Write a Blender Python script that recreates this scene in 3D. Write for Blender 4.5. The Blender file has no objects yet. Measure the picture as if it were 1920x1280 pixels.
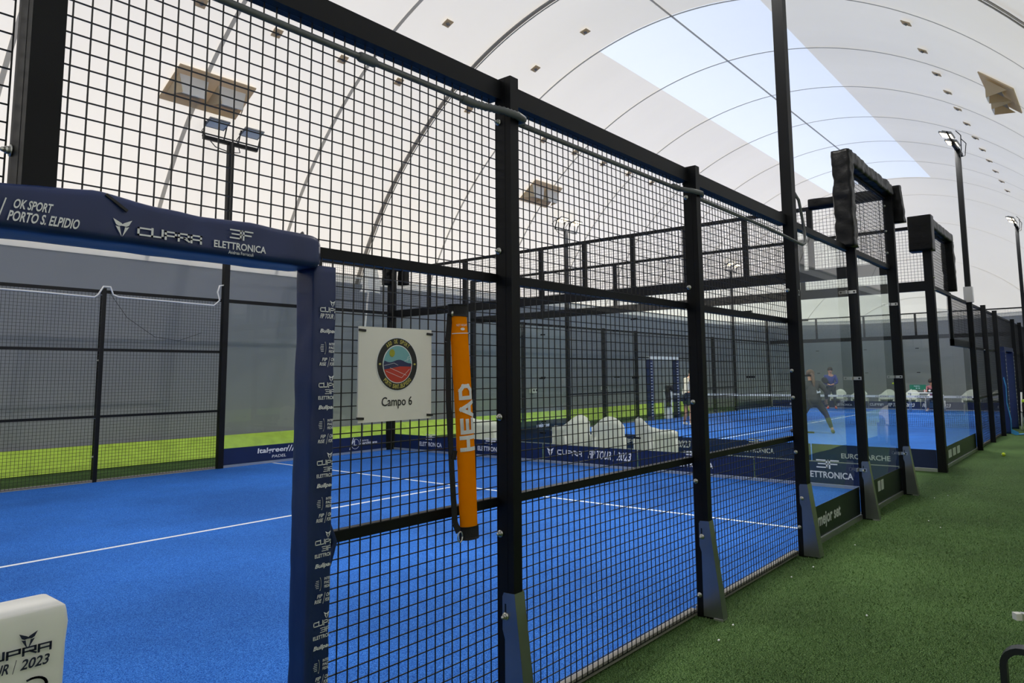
import bpy, bmesh, math, random
import numpy as np
from mathutils import Vector, Matrix, noise
R = math.radians
random.seed(7)
SC = bpy.context.scene
COL = SC.collection

# ------------------------------------------------------------------ camera, sky, sun, exposure
cam = bpy.data.cameras.new('camera')
camo = bpy.data.objects.new('camera', cam); COL.objects.link(camo); SC.camera = camo
cam.sensor_width = 36.0; cam.sensor_fit = 'HORIZONTAL'
cam.lens = 1345.6 / 1920 * 36
cam.shift_x = -31.0 / 1920; cam.shift_y = -84.9 / 1920
cam.clip_start = .05; cam.clip_end = 300
yaw, pit, roll = R(39.05), R(6.244), R(-0.583)
F = Vector((math.cos(yaw)*math.cos(pit), math.sin(yaw)*math.cos(pit), math.sin(pit)))
RT = Vector((math.sin(yaw), -math.cos(yaw), 0)); UP = RT.cross(F)
R2 = RT*math.cos(roll) + UP*math.sin(roll); U2 = -RT*math.sin(roll) + UP*math.cos(roll)
m3 = Matrix((R2, U2, -F)).transposed()
camo.matrix_world = Matrix.Translation((-.593, -2.281, 1.607)) @ m3.to_4x4()

w = bpy.data.worlds.new('world'); SC.world = w; w.use_nodes = True
nt = w.node_tree; bg = nt.nodes['Background']
sky = nt.nodes.new('ShaderNodeTexSky'); sky.sky_type = 'NISHITA'; sky.sun_disc = False
sky.sun_elevation = R(20); sky.sun_rotation = R(10); sky.air_density = 1.3; sky.dust_density = 2.5
haze = nt.nodes.new('ShaderNodeMix'); haze.data_type = 'RGBA'   # thin bright overcast over the blue sky
haze.inputs['Factor'].default_value = .9; haze.inputs[7].default_value = (3.6, 3.75, 3.9, 1)
nt.links.new(sky.outputs[0], haze.inputs[6]); nt.links.new(haze.outputs[2], bg.inputs[0]); bg.inputs[1].default_value = .5
sun = bpy.data.lights.new('sun', 'SUN'); sun.energy = 2.6; sun.angle = R(3); sun.color = (1, .95, .88)
suno = bpy.data.objects.new('sun', sun); COL.objects.link(suno)
suno.rotation_euler = (-Vector((.1, .94, .34))).to_track_quat('-Z', 'Y').to_euler()

SC.view_settings.view_transform = 'Standard'; SC.view_settings.look = 'None'
SC.view_settings.gamma = 1; SC.view_settings.use_curve_mapping = False
SC.view_settings.exposure = 0.0
cy = SC.cycles
cy.use_denoising = True
cy.max_bounces = 12; cy.diffuse_bounces = 5; cy.glossy_bounces = 4; cy.transmission_bounces = 8; cy.transparent_max_bounces = 40
cy.sample_clamp_indirect = 6; cy.caustics_reflective = False; cy.caustics_refractive = False

# ------------------------------------------------------------------ materials
def lin(c):
    return tuple((v/255/12.92 if v/255 <= .04045 else ((v/255+.055)/1.055)**2.4) for v in c)
def M(name, rgb, rough=.5, metal=0., var=.0, scale=8., bump=0., bscale=60., spec=.5, emit=None, es=0.):
    m = bpy.data.materials.new(name); m.use_nodes = True
    t = m.node_tree; b = t.nodes['Principled BSDF']
    c = lin(rgb); b.inputs['Base Color'].default_value = (*c, 1)
    b.inputs['Roughness'].default_value = rough; b.inputs['Metallic'].default_value = metal
    b.inputs['Specular IOR Level'].default_value = spec
    tc = t.nodes.new('ShaderNodeTexCoord')
    if var:
        n = t.nodes.new('ShaderNodeTexNoise'); n.inputs['Scale'].default_value = scale; n.inputs['Detail'].default_value = 5
        t.links.new(tc.outputs['Object'], n.inputs['Vector'])
        r = t.nodes.new('ShaderNodeValToRGB')
        r.color_ramp.elements[0].position = .3; r.color_ramp.elements[1].position = .7
        r.color_ramp.elements[0].color = (*[v*(1-var) for v in c], 1)
        r.color_ramp.elements[1].color = (*[min(1, v*(1+var)) for v in c], 1)
        t.links.new(n.outputs['Fac'], r.inputs[0]); t.links.new(r.outputs[0], b.inputs['Base Color'])
    if bump:
        n2 = t.nodes.new('ShaderNodeTexNoise'); n2.inputs['Scale'].default_value = bscale; n2.inputs['Detail'].default_value = 4
        t.links.new(tc.outputs['Object'], n2.inputs['Vector'])
        bp = t.nodes.new('ShaderNodeBump'); bp.inputs['Strength'].default_value = bump; bp.inputs['Distance'].default_value = .01
        t.links.new(n2.outputs['Fac'], bp.inputs['Height']); t.links.new(bp.outputs[0], b.inputs['Normal'])
    if emit:
        b.inputs['Emission Color'].default_value = (*lin(emit), 1); b.inputs['Emission Strength'].default_value = es
    return m

BLACK = M('black_powder_coat', (11, 13, 16), .5, 0, .25, 5, .05, 300, spec=.22)
WIRE = M('black_wire', (17, 18, 20), .45)
STEEL = M('stainless_steel', (150, 152, 155), .32, .9, .12, 3)
RAILG = M('galvanised_rail', (150, 146, 138), .6, .2, .1, 20)
BOLT = M('zinc_bolt', (205, 205, 200), .3, .9)
NAVY = M('navy_vinyl', (20, 39, 86), .38, 0, .12, 6, .12, 14)
BAND = M('navy_banner', (16, 32, 74), .4, 0, .08, 4)
BANDB = M('dark_green_banner_back', (20, 34, 36), .35, 0, .1, 4)
INK = M('white_print', (228, 230, 232), .5)
INKN = M('navy_print', (22, 28, 58), .5)
INKK = M('black_print', (24, 26, 28), .5)
PADK = M('black_vinyl', (7, 8, 10), .4, 0, .2, 6, .5, 16, spec=.2)
PLASTIC = M('white_plastic', (232, 232, 224), .4, 0, .03, 3)
WHITEV = M('white_vinyl', (240, 240, 234), .4, 0, .03, 6, .06, 12)
SIGN = M('sign_board', (236, 233, 226), .45, 0, .03, 5)
GREYP = M('grey_conduit', (88, 92, 92), .5, 0, .08, 20)
WHITEC = M('white_cable', (225, 225, 222), .5)
BLACKF = M('black_fabric', (20, 20, 22), .8, 0, .2, 20, .3, 200)
LIME = M('lime_tarpaulin', (188, 222, 84), .45, 0, .12, 5, .5, 6)
ALU = M('aluminium', (205, 205, 205), .3, .8)
LAMPG = M('lamp_housing', (132, 134, 136), .5)
LAMPON = M('lit_lamp', (255, 240, 205), .4, emit=(255, 232, 190), es=9)
LAMPOFF = M('unlit_lamp', (225, 226, 224), .6)
GOLD = M('gold_print', (196, 186, 96), .5)
SKYB = M('print_sky', (120, 176, 184), .5); HILL = M('print_hill', (38, 46, 88), .5); CLAY = M('print_clay', (190, 56, 38), .5); BALLP = M('print_ball', (160, 160, 40), .5)
LBLUE = M('light_blue_strap', (56, 150, 222), .5, 0, .08, 10)
BALL = M('tennis_ball_felt', (212, 232, 50), .85, 0, .1, 40, .3, 300)
LIMEB = M('lime_bag', (190, 225, 60), .6)
GREENS = M('green_scoreboard', (22, 110, 78), .5)
SKIN = M('skin', (206, 150, 120), .5); HAIRD = M('dark_hair', (40, 30, 26), .6); HAIRB = M('brown_hair', (98, 74, 56), .6)
SHIRTB = M('blue_shirt', (44, 58, 128), .7, 0, .1, 12); SHIRTC = M('cream_shirt', (236, 226, 204), .7); KIT = M('dark_sportswear', (40, 43, 46), .65, 0, .15, 12)
SHORT = M('dark_shorts', (36, 48, 58), .7); SHOER = M('red_shoe', (214, 70, 62), .5); SHOEW = M('white_shoe', (228, 226, 222), .5); SHOEK = M('dark_shoe', (58, 48, 48), .5)
PINK = M('pink_top', (190, 120, 128), .7); GREYJ = M('grey_trousers', (92, 96, 102), .7)
LINE = M('white_turf_line', (226, 232, 238), .8, 0, .06, 60)

def turf(name, base, light, dark, fine, patch, bump):
    m = bpy.data.materials.new(name); m.use_nodes = True; t = m.node_tree; b = t.nodes['Principled BSDF']
    b.inputs['Roughness'].default_value = .85; b.inputs['Specular IOR Level'].default_value = .15
    tc = t.nodes.new('ShaderNodeTexCoord')
    def nz(s, d=3):
        n = t.nodes.new('ShaderNodeTexNoise'); n.inputs['Scale'].default_value = s; n.inputs['Detail'].default_value = d
        t.links.new(tc.outputs['Object'], n.inputs['Vector']); return n
    a = nz(fine, 2); r = t.nodes.new('ShaderNodeValToRGB'); e = r.color_ramp.elements
    e[0].position = .36; e[0].color = (*lin(dark), 1); e[1].position = .68; e[1].color = (*lin(light), 1)
    x = e.new(.5); x.color = (*lin(base), 1)
    t.links.new(a.outputs['Fac'], r.inputs[0])
    p = nz(patch, 5); r2 = t.nodes.new('ShaderNodeMapRange'); r2.inputs['From Min'].default_value = .35; r2.inputs['From Max'].default_value = .7
    r2.inputs['To Min'].default_value = .8; r2.inputs['To Max'].default_value = 1.22
    t.links.new(p.outputs['Fac'], r2.inputs['Value'])
    mx = t.nodes.new('ShaderNodeVectorMath'); mx.operation = 'SCALE'
    t.links.new(r.outputs[0], mx.inputs[0]); t.links.new(r2.outputs[0], mx.inputs['Scale'])
    t.links.new(mx.outputs[0], b.inputs['Base Color'])
    bp = t.nodes.new('ShaderNodeBump'); bp.inputs['Strength'].default_value = bump; bp.inputs['Distance'].default_value = .008
    t.links.new(a.outputs['Fac'], bp.inputs['Height']); t.links.new(bp.outputs[0], b.inputs['Normal'])
    return m
BLUET = turf('blue_court_turf', (38, 102, 192), (78, 140, 226), (16, 66, 148), 190, .55, .35)
GREENT = turf('green_turf', (64, 94, 46), (124, 152, 96), (20, 46, 15), 140, 1.1, .9)
BLADE = M('green_blades', (102, 134, 78), .7, 0, .35, 45)

def membrane(name, rgb, trans, tint, var=.03):
    m = bpy.data.materials.new(name); m.use_nodes = True; t = m.node_tree
    t.nodes.remove(t.nodes['Principled BSDF']); out = t.nodes['Material Output']
    d = t.nodes.new('ShaderNodeBsdfDiffuse'); tr = t.nodes.new('ShaderNodeBsdfTranslucent'); mix = t.nodes.new('ShaderNodeMixShader')
    tc = t.nodes.new('ShaderNodeTexCoord'); n = t.nodes.new('ShaderNodeTexNoise'); n.inputs['Scale'].default_value = .5; n.inputs['Detail'].default_value = 6
    mp = t.nodes.new('ShaderNodeMapping'); mp.inputs['Scale'].default_value = (1, .25, .25)
    t.links.new(tc.outputs['Object'], mp.inputs[0]); t.links.new(mp.outputs[0], n.inputs['Vector'])
    for sh, c in ((d, lin(rgb)), (tr, lin(tint))):
        r = t.nodes.new('ShaderNodeValToRGB'); e = r.color_ramp.elements; e[0].position = .3; e[1].position = .7
        e[0].color = (*[v*(1-var) for v in c], 1); e[1].color = (*[min(1, v*(1+var)) for v in c], 1)
        t.links.new(n.outputs['Fac'], r.inputs[0]); t.links.new(r.outputs[0], sh.inputs['Color'])
    mix.inputs[0].default_value = trans
    t.links.new(d.outputs[0], mix.inputs[1]); t.links.new(tr.outputs[0], mix.inputs[2]); t.links.new(mix.outputs[0], out.inputs['Surface'])
    return m
DOME = membrane('white_membrane', (238, 234, 226), .30, (244, 236, 226))
CLEAR = membrane('clear_membrane', (228, 234, 246), .41, (236, 241, 252), .01)
ORANGE = membrane('orange_nylon', (255, 150, 10), .25, (255, 160, 20), .04)
SEAM = membrane('seam_tape', (190, 186, 178), .28, (205, 200, 190), .02)
SEAMD = membrane('thick_seam_band', (150, 144, 136), .3, (150, 142, 132), .05)
TAN = membrane('tan_flap', (214, 200, 172), .42, (228, 210, 178), .04)
PATCH = membrane('grey_patch', (176, 170, 162), .3, (170, 164, 156), .04)
HOOD = membrane('white_hood', (240, 238, 232), .5, (238, 240, 242), .02)
LINING = M('grey_lining', (150, 153, 157), .55, 0, .04, .6)
STRIPE = membrane('pale_lining_edge', (240, 240, 238), .3, (244, 244, 242), .02)

def glass(name, tint):
    m = bpy.data.materials.new(name); m.use_nodes = True; t = m.node_tree
    t.nodes.remove(t.nodes['Principled BSDF']); out = t.nodes['Material Output']
    a = t.nodes.new('ShaderNodeBsdfTransparent'); a.inputs[0].default_value = (*tint, 1)
    g = t.nodes.new('ShaderNodeBsdfGlossy'); g.inputs['Roughness'].default_value = .0; g.inputs[0].default_value = (1, 1, 1, 1)
    fr = t.nodes.new('ShaderNodeFresnel'); fr.inputs[0].default_value = 1.5
    mix = t.nodes.new('ShaderNodeMixShader'); ge = t.nodes.new('ShaderNodeNewGeometry'); sb = t.nodes.new('ShaderNodeMath'); sb.operation = 'SUBTRACT'; sb.inputs[0].default_value = 1
    ml = t.nodes.new('ShaderNodeMath'); ml.operation = 'MULTIPLY'; t.links.new(ge.outputs['Backfacing'], sb.inputs[1]); t.links.new(fr.outputs[0], ml.inputs[0]); t.links.new(sb.outputs[0], ml.inputs[1])
    t.links.new(ml.outputs[0], mix.inputs[0]); t.links.new(a.outputs[0], mix.inputs[1]); t.links.new(g.outputs[0], mix.inputs[2])
    t.links.new(mix.outputs[0], out.inputs['Surface']); return m
GLASS = glass('tempered_glass', (.955, .975, .965))

# ------------------------------------------------------------------ mesh builder
ORG = {}
_txt = {}
def text_mesh(s, bold):
    k = (s, bold)
    if k not in _txt:
        cu = bpy.data.curves.new('t', 'FONT'); cu.body = s; cu.offset = bold; cu.resolution_u = 3
        o = bpy.data.objects.new('t', cu); COL.objects.link(o)
        dg = bpy.context.evaluated_depsgraph_get()
        me = bpy.data.meshes.new_from_object(o.evaluated_get(dg))
        vs = [(v.co.x, v.co.y) for v in me.vertices]; fs = [tuple(p.vertices) for p in me.polygons]
        bpy.data.objects.remove(o); bpy.data.curves.remove(cu); bpy.data.meshes.remove(me)
        xs = [v[0] for v in vs]; ys = [v[1] for v in vs]
        x0, x1, y0, y1 = min(xs), max(xs), min(ys), max(ys)
        _txt[k] = ([((x-x0)/(y1-y0), (y-y0)/(y1-y0)) for x, y in vs], fs, (x1-x0)/(y1-y0))
    return _txt[k]

class MB:
    def __init__(s): s.v = []; s.f = []; s.m = []; s.s = []
    def add(s, vs, fs, m=0, smooth=False):
        b = len(s.v); s.v += [tuple(p) for p in vs]
        for f in fs: s.f.append(tuple(i+b for i in f)); s.m.append(m); s.s.append(smooth)
        return s
    def box(s, x0, x1, y0, y1, z0, z1, m=0):
        return s.add([(x, y, z) for x in (x0, x1) for y in (y0, y1) for z in (z0, z1)],
                     [(0,1,3,2), (4,6,7,5), (0,4,5,1), (2,3,7,6), (0,2,6,4), (1,5,7,3)], m)
    def bar(s, p, q, w, h, up=(0,0,1), m=0):
        p, q = Vector(p), Vector(q); d = (q-p).normalized(); u = Vector(up)
        a = d.cross(u).normalized()*w/2; b = a.cross(d).normalized()*h/2
        vs = [P+i*a+j*b for P in (p, q) for i, j in ((-1,-1), (1,-1), (1,1), (-1,1))]
        return s.add(vs, [(3,2,1,0), (4,5,6,7), (0,1,5,4), (1,2,6,5), (2,3,7,6), (3,0,4,7)], m)
    def tube(s, pts, r, n=8, m=0, cap=True):
        pts = [Vector(p) for p in pts]; rs = r if isinstance(r, (list, tuple)) else [r]*len(pts)
        vs = []; prev = None
        for i, p in enumerate(pts):
            d = (pts[min(i+1, len(pts)-1)] - pts[max(i-1, 0)]).normalized()
            if prev is None:
                a = d.cross(Vector((0,0,1))); a = a if a.length > 1e-3 else d.cross(Vector((1,0,0)))
            else: a = prev - d*prev.dot(d)
            a.normalize(); prev = a; b = d.cross(a)
            vs += [p + (a*math.cos(t)+b*math.sin(t))*rs[i] for t in (2*math.pi*k/n for k in range(n))]
        fs = [(i*n+k, i*n+(k+1) % n, (i+1)*n+(k+1) % n, (i+1)*n+k) for i in range(len(pts)-1) for k in range(n)]
        if cap: fs += [tuple(range(n))[::-1], tuple((len(pts)-1)*n+k for k in range(n))]
        return s.add(vs, fs, m, True)
    def poly(s, pts2, o, u, v, m=0):
        o, u, v = Vector(o), Vector(u), Vector(v)
        return s.add([o+u*a+v*b for a, b in pts2], [tuple(range(len(pts2)))], m)
    def prism(s, pts2, o, u, v, d, m=0):
        o, u, v = Vector(o), Vector(u), Vector(v); n = u.cross(v).normalized()*d; k = len(pts2)
        A = [o+u*a+v*b for a, b in pts2]
        return s.add(A+[p+n for p in A], [tuple(range(k))[::-1], tuple(range(k, 2*k))]+[(i, (i+1) % k, k+(i+1) % k, k+i) for i in range(k)], m)
    def lathe(s, prof, c, n=16, m=0, axis='z'):
        c = Vector(c); vs = []
        for r, h in prof:
            for k in range(n):
                t = 2*math.pi*k/n; a, b = r*math.cos(t), r*math.sin(t)
                vs.append(c + Vector({'z': (a, b, h), 'x': (h, a, b), 'y': (a, h, b)}[axis]))
        fs = [(i*n+k, i*n+(k+1) % n, (i+1)*n+(k+1) % n, (i+1)*n+k) for i in range(len(prof)-1) for k in range(n)]
        fs += [tuple(range(n))[::-1], tuple((len(prof)-1)*n+k for k in range(n))]
        return s.add(vs, fs, m, True)
    def ball(s, c, r, m=0, sq=(1,1,1), n=14):
        c = Vector(c); k = n//2; vs = [c+Vector((0, 0, -r*sq[2]))]
        for i in range(1, k):
            t = math.pi*i/k - math.pi/2
            vs += [c+Vector((r*sq[0]*math.cos(t)*math.cos(2*math.pi*j/n), r*sq[1]*math.cos(t)*math.sin(2*math.pi*j/n), r*sq[2]*math.sin(t))) for j in range(n)]
        vs.append(c+Vector((0, 0, r*sq[2])))
        fs = [(0, 1+(j+1) % n, 1+j) for j in range(n)]
        fs += [(1+i*n+j, 1+i*n+(j+1) % n, 1+(i+1)*n+(j+1) % n, 1+(i+1)*n+j) for i in range(k-2) for j in range(n)]
        L = len(vs)-1; fs += [(L, 1+(k-2)*n+j, 1+(k-2)*n+(j+1) % n) for j in range(n)]
        return s.add(vs, fs, m, True)
    def text(s, t, o, u, v, h, wid=None, m=1, shear=0., bold=.0, align='l'):
        vs, fs, asp = text_mesh(t, bold); W = wid if wid else asp*h; o, u, v = Vector(o), Vector(u), Vector(v)
        off = {'l': 0, 'c': -.5, 'r': -1}[align]*W
        return s.add([o+u*(x/asp*W+off+shear*y*h)+v*(y*h) for x, y in vs], fs, m)
    def strokes(s, lines, o, u, v, sx, sy, t, m=1):
        # lettering from thick polylines given in unit space
        o, u, v = Vector(o), Vector(u)*sx, Vector(v)*sy
        for L in lines:
            for (a, b), (c, d) in zip(L, L[1:]):
                l = math.hypot((c-a), (d-b)) or 1; dx, dy = (c-a)/l*t/2, (d-b)/l*t/2
                a2, b2, c2, d2 = a-dx, b-dy, c+dx, d+dy
                s.add([o+u*x+v*y for x, y in ((a2+dy, b2-dx), (c2+dy, d2-dx), (c2-dy, d2+dx), (a2-dy, b2+dx))], [(0, 1, 2, 3)], m)
        return s
    def sleeve(s, path, prof, amp=.0, fr=6., m=0, seg=.03, seed=0, closed=True):
        # padded cover: closed profile swept along a path, surface rumpled by noise
        P = [Vector(p) for p in path]; pts = []
        for a, b in zip(P, P[1:]):
            k = max(1, int((b-a).length/seg)); pts += [a.lerp(b, i/k) for i in range(k)]
        pts.append(P[-1])
        up0 = Vector((0, 1, 0)); vs = []; n = len(prof)
        for i, p in enumerate(pts):
            d = (pts[min(i+1, len(pts)-1)]-pts[max(i-1, 0)]).normalized()
            a = up0; b = d.cross(a).normalized()
            for (x, y) in prof:
                q = p+a*x+b*y
                k = noise.noise(q*fr+Vector((seed, seed*2, 0)))+.5*noise.noise(q*fr*2.3)
                r = Vector(a*x+b*y); r = r.normalized() if r.length else r
                vs.append(q+r*k*amp)
        fs = [(i*n+k, i*n+(k+1) % n, (i+1)*n+(k+1) % n, (i+1)*n+k) for i in range(len(pts)-1) for k in range(n)]
        if closed: fs += [tuple(range(n))[::-1], tuple((len(pts)-1)*n+k for k in range(n))]
        return s.add(vs, fs, m, True)
    def build(s, name, mats, parent=None, smooth_angle=None):
        me = bpy.data.meshes.new(name); o = bpy.data.objects.new(name, me); COL.objects.link(o)
        org = Vector(ORG.get(parent.name, (0,0,0))) if parent else Vector((0,0,0))
        me.from_pydata([tuple(Vector(p)-org) for p in s.v], [], s.f)
        mats = mats if isinstance(mats, (list, tuple)) else [mats]
        for mm in mats: me.materials.append(mm)
        me.polygons.foreach_set('material_index', s.m); me.polygons.foreach_set('use_smooth', s.s)
        me.update()
        if parent: o.parent = parent; ORG[o.name] = tuple(org)
        return o

def tag(o, label=None, cat=None, group=None, kind=None):
    if label: o['label'] = label
    if cat: o['category'] = cat
    if group: o['group'] = group
    if kind: o['kind'] = kind
    return o
def thing(name, label, cat, loc=(0,0,0), group=None, rz=0):
    o = bpy.data.objects.new(name, None); COL.objects.link(o); o.location = loc; o.rotation_euler.z = rz
    o.empty_display_size = .1; ORG[o.name] = tuple(loc)
    return tag(o, label, cat, group)
def copy_thing(src, loc, rz, label, group=None):
    kids = {}
    for o in bpy.data.objects:
        if o.parent: kids.setdefault(o.parent.name, []).append(o)
    def rec(o, p):
        c = o.copy(); COL.objects.link(c); c.parent = p
        for k in kids.get(o.name, []): rec(k, c)
        return c
    r = rec(src, None); r.location = loc; r.rotation_euler.z = rz; r['label'] = label
    if group: r['group'] = group
    return r
def child(o, parent): o.parent = parent; return o

# rounded rectangle profile
def rrect(a0, a1, b0, b1, r=.02, n=3, sub=4):
    cs = [(a1-r, b1-r, 0), (a0+r, b1-r, 90), (a0+r, b0+r, 180), (a1-r, b0+r, 270)]; P = []
    for i, (x, y, t0) in enumerate(cs):
        for k in range(n+1): P.append((x+r*math.cos(R(t0+90*k/n)), y+r*math.sin(R(t0+90*k/n))))
        x2, y2, _ = cs[(i+1) % 4]; t = R(t0+90); e = R(cs[(i+1) % 4][2])
        A = P[-1]; B = (x2+r*math.cos(e), y2+r*math.sin(e))
        for k in range(1, sub): P.append((A[0]+(B[0]-A[0])*k/sub, A[1]+(B[1]-A[1])*k/sub))
    return P

# ------------------------------------------------------------------ printed marks
CUP = [[[(1.15,.9),(.1,.9),(.1,.1),(1.15,.1)]], [[(.1,1),(.1,.1),(1.05,.1),(1.05,1)]], [[(.1,0),(.1,.9),(1.05,.9),(1.05,.42),(.1,.42)]],
       [[(.1,0),(.1,.9),(1.05,.9),(1.05,.42),(.1,.42)], [(.62,.42),(1.1,.05)]], [[(.1,0),(.1,.9),(1.05,.9),(1.05,0)], [(.1,.4),(1.05,.4)]]]
def cupra_word(b, o, u, v, wid, h, m=1):
    o = Vector(o); u = Vector(u)
    for i, L in enumerate(CUP): b.strokes(L, o+u*(wid*i/5), u, v, wid/5*.80, h, .2, m)
def cupra_mark(b, o, u, v, s, m=1):
    for sg in (1, -1):
        for P in ([(.5,.42),(.06,.2),(.02,.05),(.2,.02),(.34,.1)], [(.36,.02),(.2,-.02),(.14,.0),(.1,-.22),(.03,-.5),(.02,-.56)], [(.06,.2),(.0,.14),(.0,.04),(.02,.05)]):
            Q = [(sg*x*s, y*s) for x, y in P]
            b.poly(Q if sg > 0 else Q[::-1], o, u, v, m)
def three_f(b, o, u, v, wid, h, m=1):
    b.strokes([[(0,.92),(.9,.92)], [(.15,.5),(1.85,.5)], [(0,.08),(.9,.08)], [(.92,.92),(.92,.08)], [(1.12,.92),(2.0,.92)], [(1.18,.92),(1.18,.0)]], o, u, v, wid/2, h, .15, m)
def elettronica(b, o, u, v, wid, m=1, sub=False):
    o = Vector(o); u = Vector(u); v = Vector(v)
    three_f(b, o+u*wid*.3+v*wid*.2, u, v, wid*.42, wid*.17, m)
    b.text('ELETTRONICA', o, u, v, wid*.13, wid, m, bold=.02)
    if sub: b.text('Andrea Ferraculi', o+u*wid*.27-v*wid*.085, u, v, wid*.06, wid*.48, m)
def fip_tour(b, o, u, v, wid, h, m=1):
    o = Vector(o); u = Vector(u); v = Vector(v)
    b.text('FIP TOUR', o, u, v, h, wid*.55, m, .22, .02)
    b.strokes([[(0,-.1),(.25,1.1)]], o+u*wid*.6, u, v, h, h, .06, m)
    b.text('2023', o+u*wid*.68, u, v, h, wid*.32, m, .22, .02)

# ------------------------------------------------------------------ dome
YC, DA, DB, CAPL = 4.4, 8.2, 9.1, 6.9
X0, X1 = -14.0, 29.6
SEAMS = [-11.3, -8.5, -5.8, -3.0, -.25, 2.5, 5.28, 8.0, 12.5] + [12.5+2.85*k for k in range(1, 7)]
def dome_pt(x, th, side=1, lift=0.):
    # point on the membrane at station x and elevation angle th (0..90) on side +Y or -Y
    s = 1.0
    if x > X1: s = math.sqrt(max(0, 1-((x-X1)/CAPL)**2))
    if x < X0: s = math.sqrt(max(0, 1-((x-X0)/CAPL)**2))
    n = Vector((0, side*math.cos(R(th))/DA, math.sin(R(th))/DB)).normalized()
    return Vector((x, YC+side*DA*s*math.cos(R(th)), DB*s*math.sin(R(th)))) - n*lift
TH_L = math.degrees(math.asin(3.84/DB))
TH_S = math.degrees(math.acos(1.83/DA))
ths = [0, 4, 10, 17, TH_L] + [TH_L+(TH_S-TH_L)*k/12 for k in range(1, 13)] + [80, 83.5, 87, 90]
stations = sorted(set([X0+k*1.45 for k in range(0, 19)] + [12.5+1.425*k for k in range(0, 13)] + [-1.0]))
stations = [x for x in stations if x <= 12.5-.3 or x >= 12.5]
def ring(th):
    # plan outline of the dome at elevation angle th, as a list: +Y side west->east, east cap, -Y side, west cap
    c = math.cos(R(th)); z = DB*math.sin(R(th)); P = []
    for x in stations: P.append((x, YC+DA*c, z))
    for k in range(1, 24):
        a = math.pi/2-math.pi*k/24; P.append((X1+CAPL*c*math.cos(a), YC+DA*c*math.sin(a), z))
    for x in stations[::-1]: P.append((x, YC-DA*c, z))
    for k in range(1, 24):
        a = -math.pi/2-math.pi*k/24; P.append((X0+CAPL*c*math.cos(a), YC+DA*c*math.sin(a), z))
    return P
NS = len(stations); NR = 2*NS+46
rings = [ring(t) for t in ths]
def dome_part(name, cond, mat, kind='structure'):
    b = MB(); idx = {}
    for i in range(len(ths)-1):
        for k in range(NR):
            k2 = (k+1) % NR
            if not cond(i, k): continue
            f = []
            for (a, c) in ((i, k), (i, k2), (i+1, k2), (i+1, k)):
                key = tuple(round(q, 4) for q in rings[a][c])
                if key not in idx: idx[key] = len(b.v); b.v.append(rings[a][c])
                if idx[key] not in f: f.append(idx[key])
            if len(f) > 2: b.f.append(tuple(f)); b.m.append(0); b.s.append(True)
    return tag(b.build(name, mat), kind=kind)
def seg(k):
    if k < NS-1: return 'N'
    if k < NS+23: return 'E'
    if k < 2*NS+22: return 'S'
    return 'W'
def is_sky(i, k):
    if ths[i] < TH_S-.01: return False
    g = seg(k)
    if g == 'N': return stations[k] >= 12.49
    if g == 'S': return stations[2*NS+22-k-0] >= 12.49+.5 if 0 <= 2*NS+22-k < NS else False
    return False
iL = ths.index(TH_L)
def lim(k): return 2 if seg(k) == 'S' and stations[min(NS-1, 2*NS+22-k)] < 6.5 else iL  # unseen walkway lining lowered here so more light reaches the outer fence faces
for g, nm in (('N', 'wall_back'), ('E', 'wall_far_end'), ('S', 'wall_front'), ('W', 'wall_near_end')):
    tag(dome_part(nm, lambda i, k, g=g: i < lim(k) and seg(k) == g, LINING), {'N': 'grey dome lining behind the far fence', 'E': 'grey dome lining at the far end behind the second court', 'S': 'grey dome lining on the walkway side', 'W': 'grey dome lining at the near end'}[g], 'wall')
tag(dome_part('ceiling', lambda i, k: i >= lim(k) and not is_sky(i, k), DOME), 'white membrane vault of the air dome', 'ceiling')
tag(dome_part('window_1', is_sky, CLEAR), 'long pale blue clear strip along the dome crown', 'skylight')

def strip(name, pts, nrm, wid, mat, tang):
    b = MB(); vs = []
    for p, t in zip(pts, tang): vs += [p-t*wid/2, p+t*wid/2]
    b.add(vs, [(2*i, 2*i+1, 2*i+3, 2*i+2) for i in range(len(pts)-1)], 0, True)
    return tag(b.build(name, mat), kind='structure')
def arc(x, lift, lo=TH_L):
    P = [dome_pt(x, lo+(90-lo)*k/40, 1, lift) for k in range(41)] + [dome_pt(x, 90-(90-lo)*k/40, -1, lift) for k in range(1, 41)]
    return P
def sag(P):
    return P
nt_ = 0
for x in SEAMS + [31.4, 33.0, 34.4, 35.4]:
    nt_ += 1
    s_ = 1 if x <= X1 else math.sqrt(1-((x-X1)/CAPL)**2)
    lo = TH_L if x <= X1 else min(80, math.degrees(math.asin(min(1, 3.9/(DB*s_)))))
    P = [p for p in arc(x, .03, lo)]
    strip('trim_%d' % nt_, P, None, .075 if x < 12 else .05, SEAM, [Vector((1,0,0))]*len(P))
    tag(COL.objects['trim_%d' % nt_], 'thin weld seam arching over the dome', 'seam', 'dome weld seams')
P = arc(10.15, .05)
tag(strip('trim_40', P, None, .11, SEAMD, [Vector((1,0,0))]*len(P)), 'thick grey seam band arching over the dome', 'seam')
b = MB(); b.tube(arc(10.22, .07), .012, 6); b.tube(arc(10.10, .07), .009, 6); tag(b.build('trim_43', SEAM), 'pair of pale cords along the thick dome seam', 'cord', kind='structure')
P = [Vector((x, YC, DB-.02)) for x in np.linspace(X0, X1, 30)]
tag(strip('trim_41', P, None, .05, SEAM, [Vector((0,1,0))]*30), 'lengthwise seam along the dome crown', 'seam')
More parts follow.
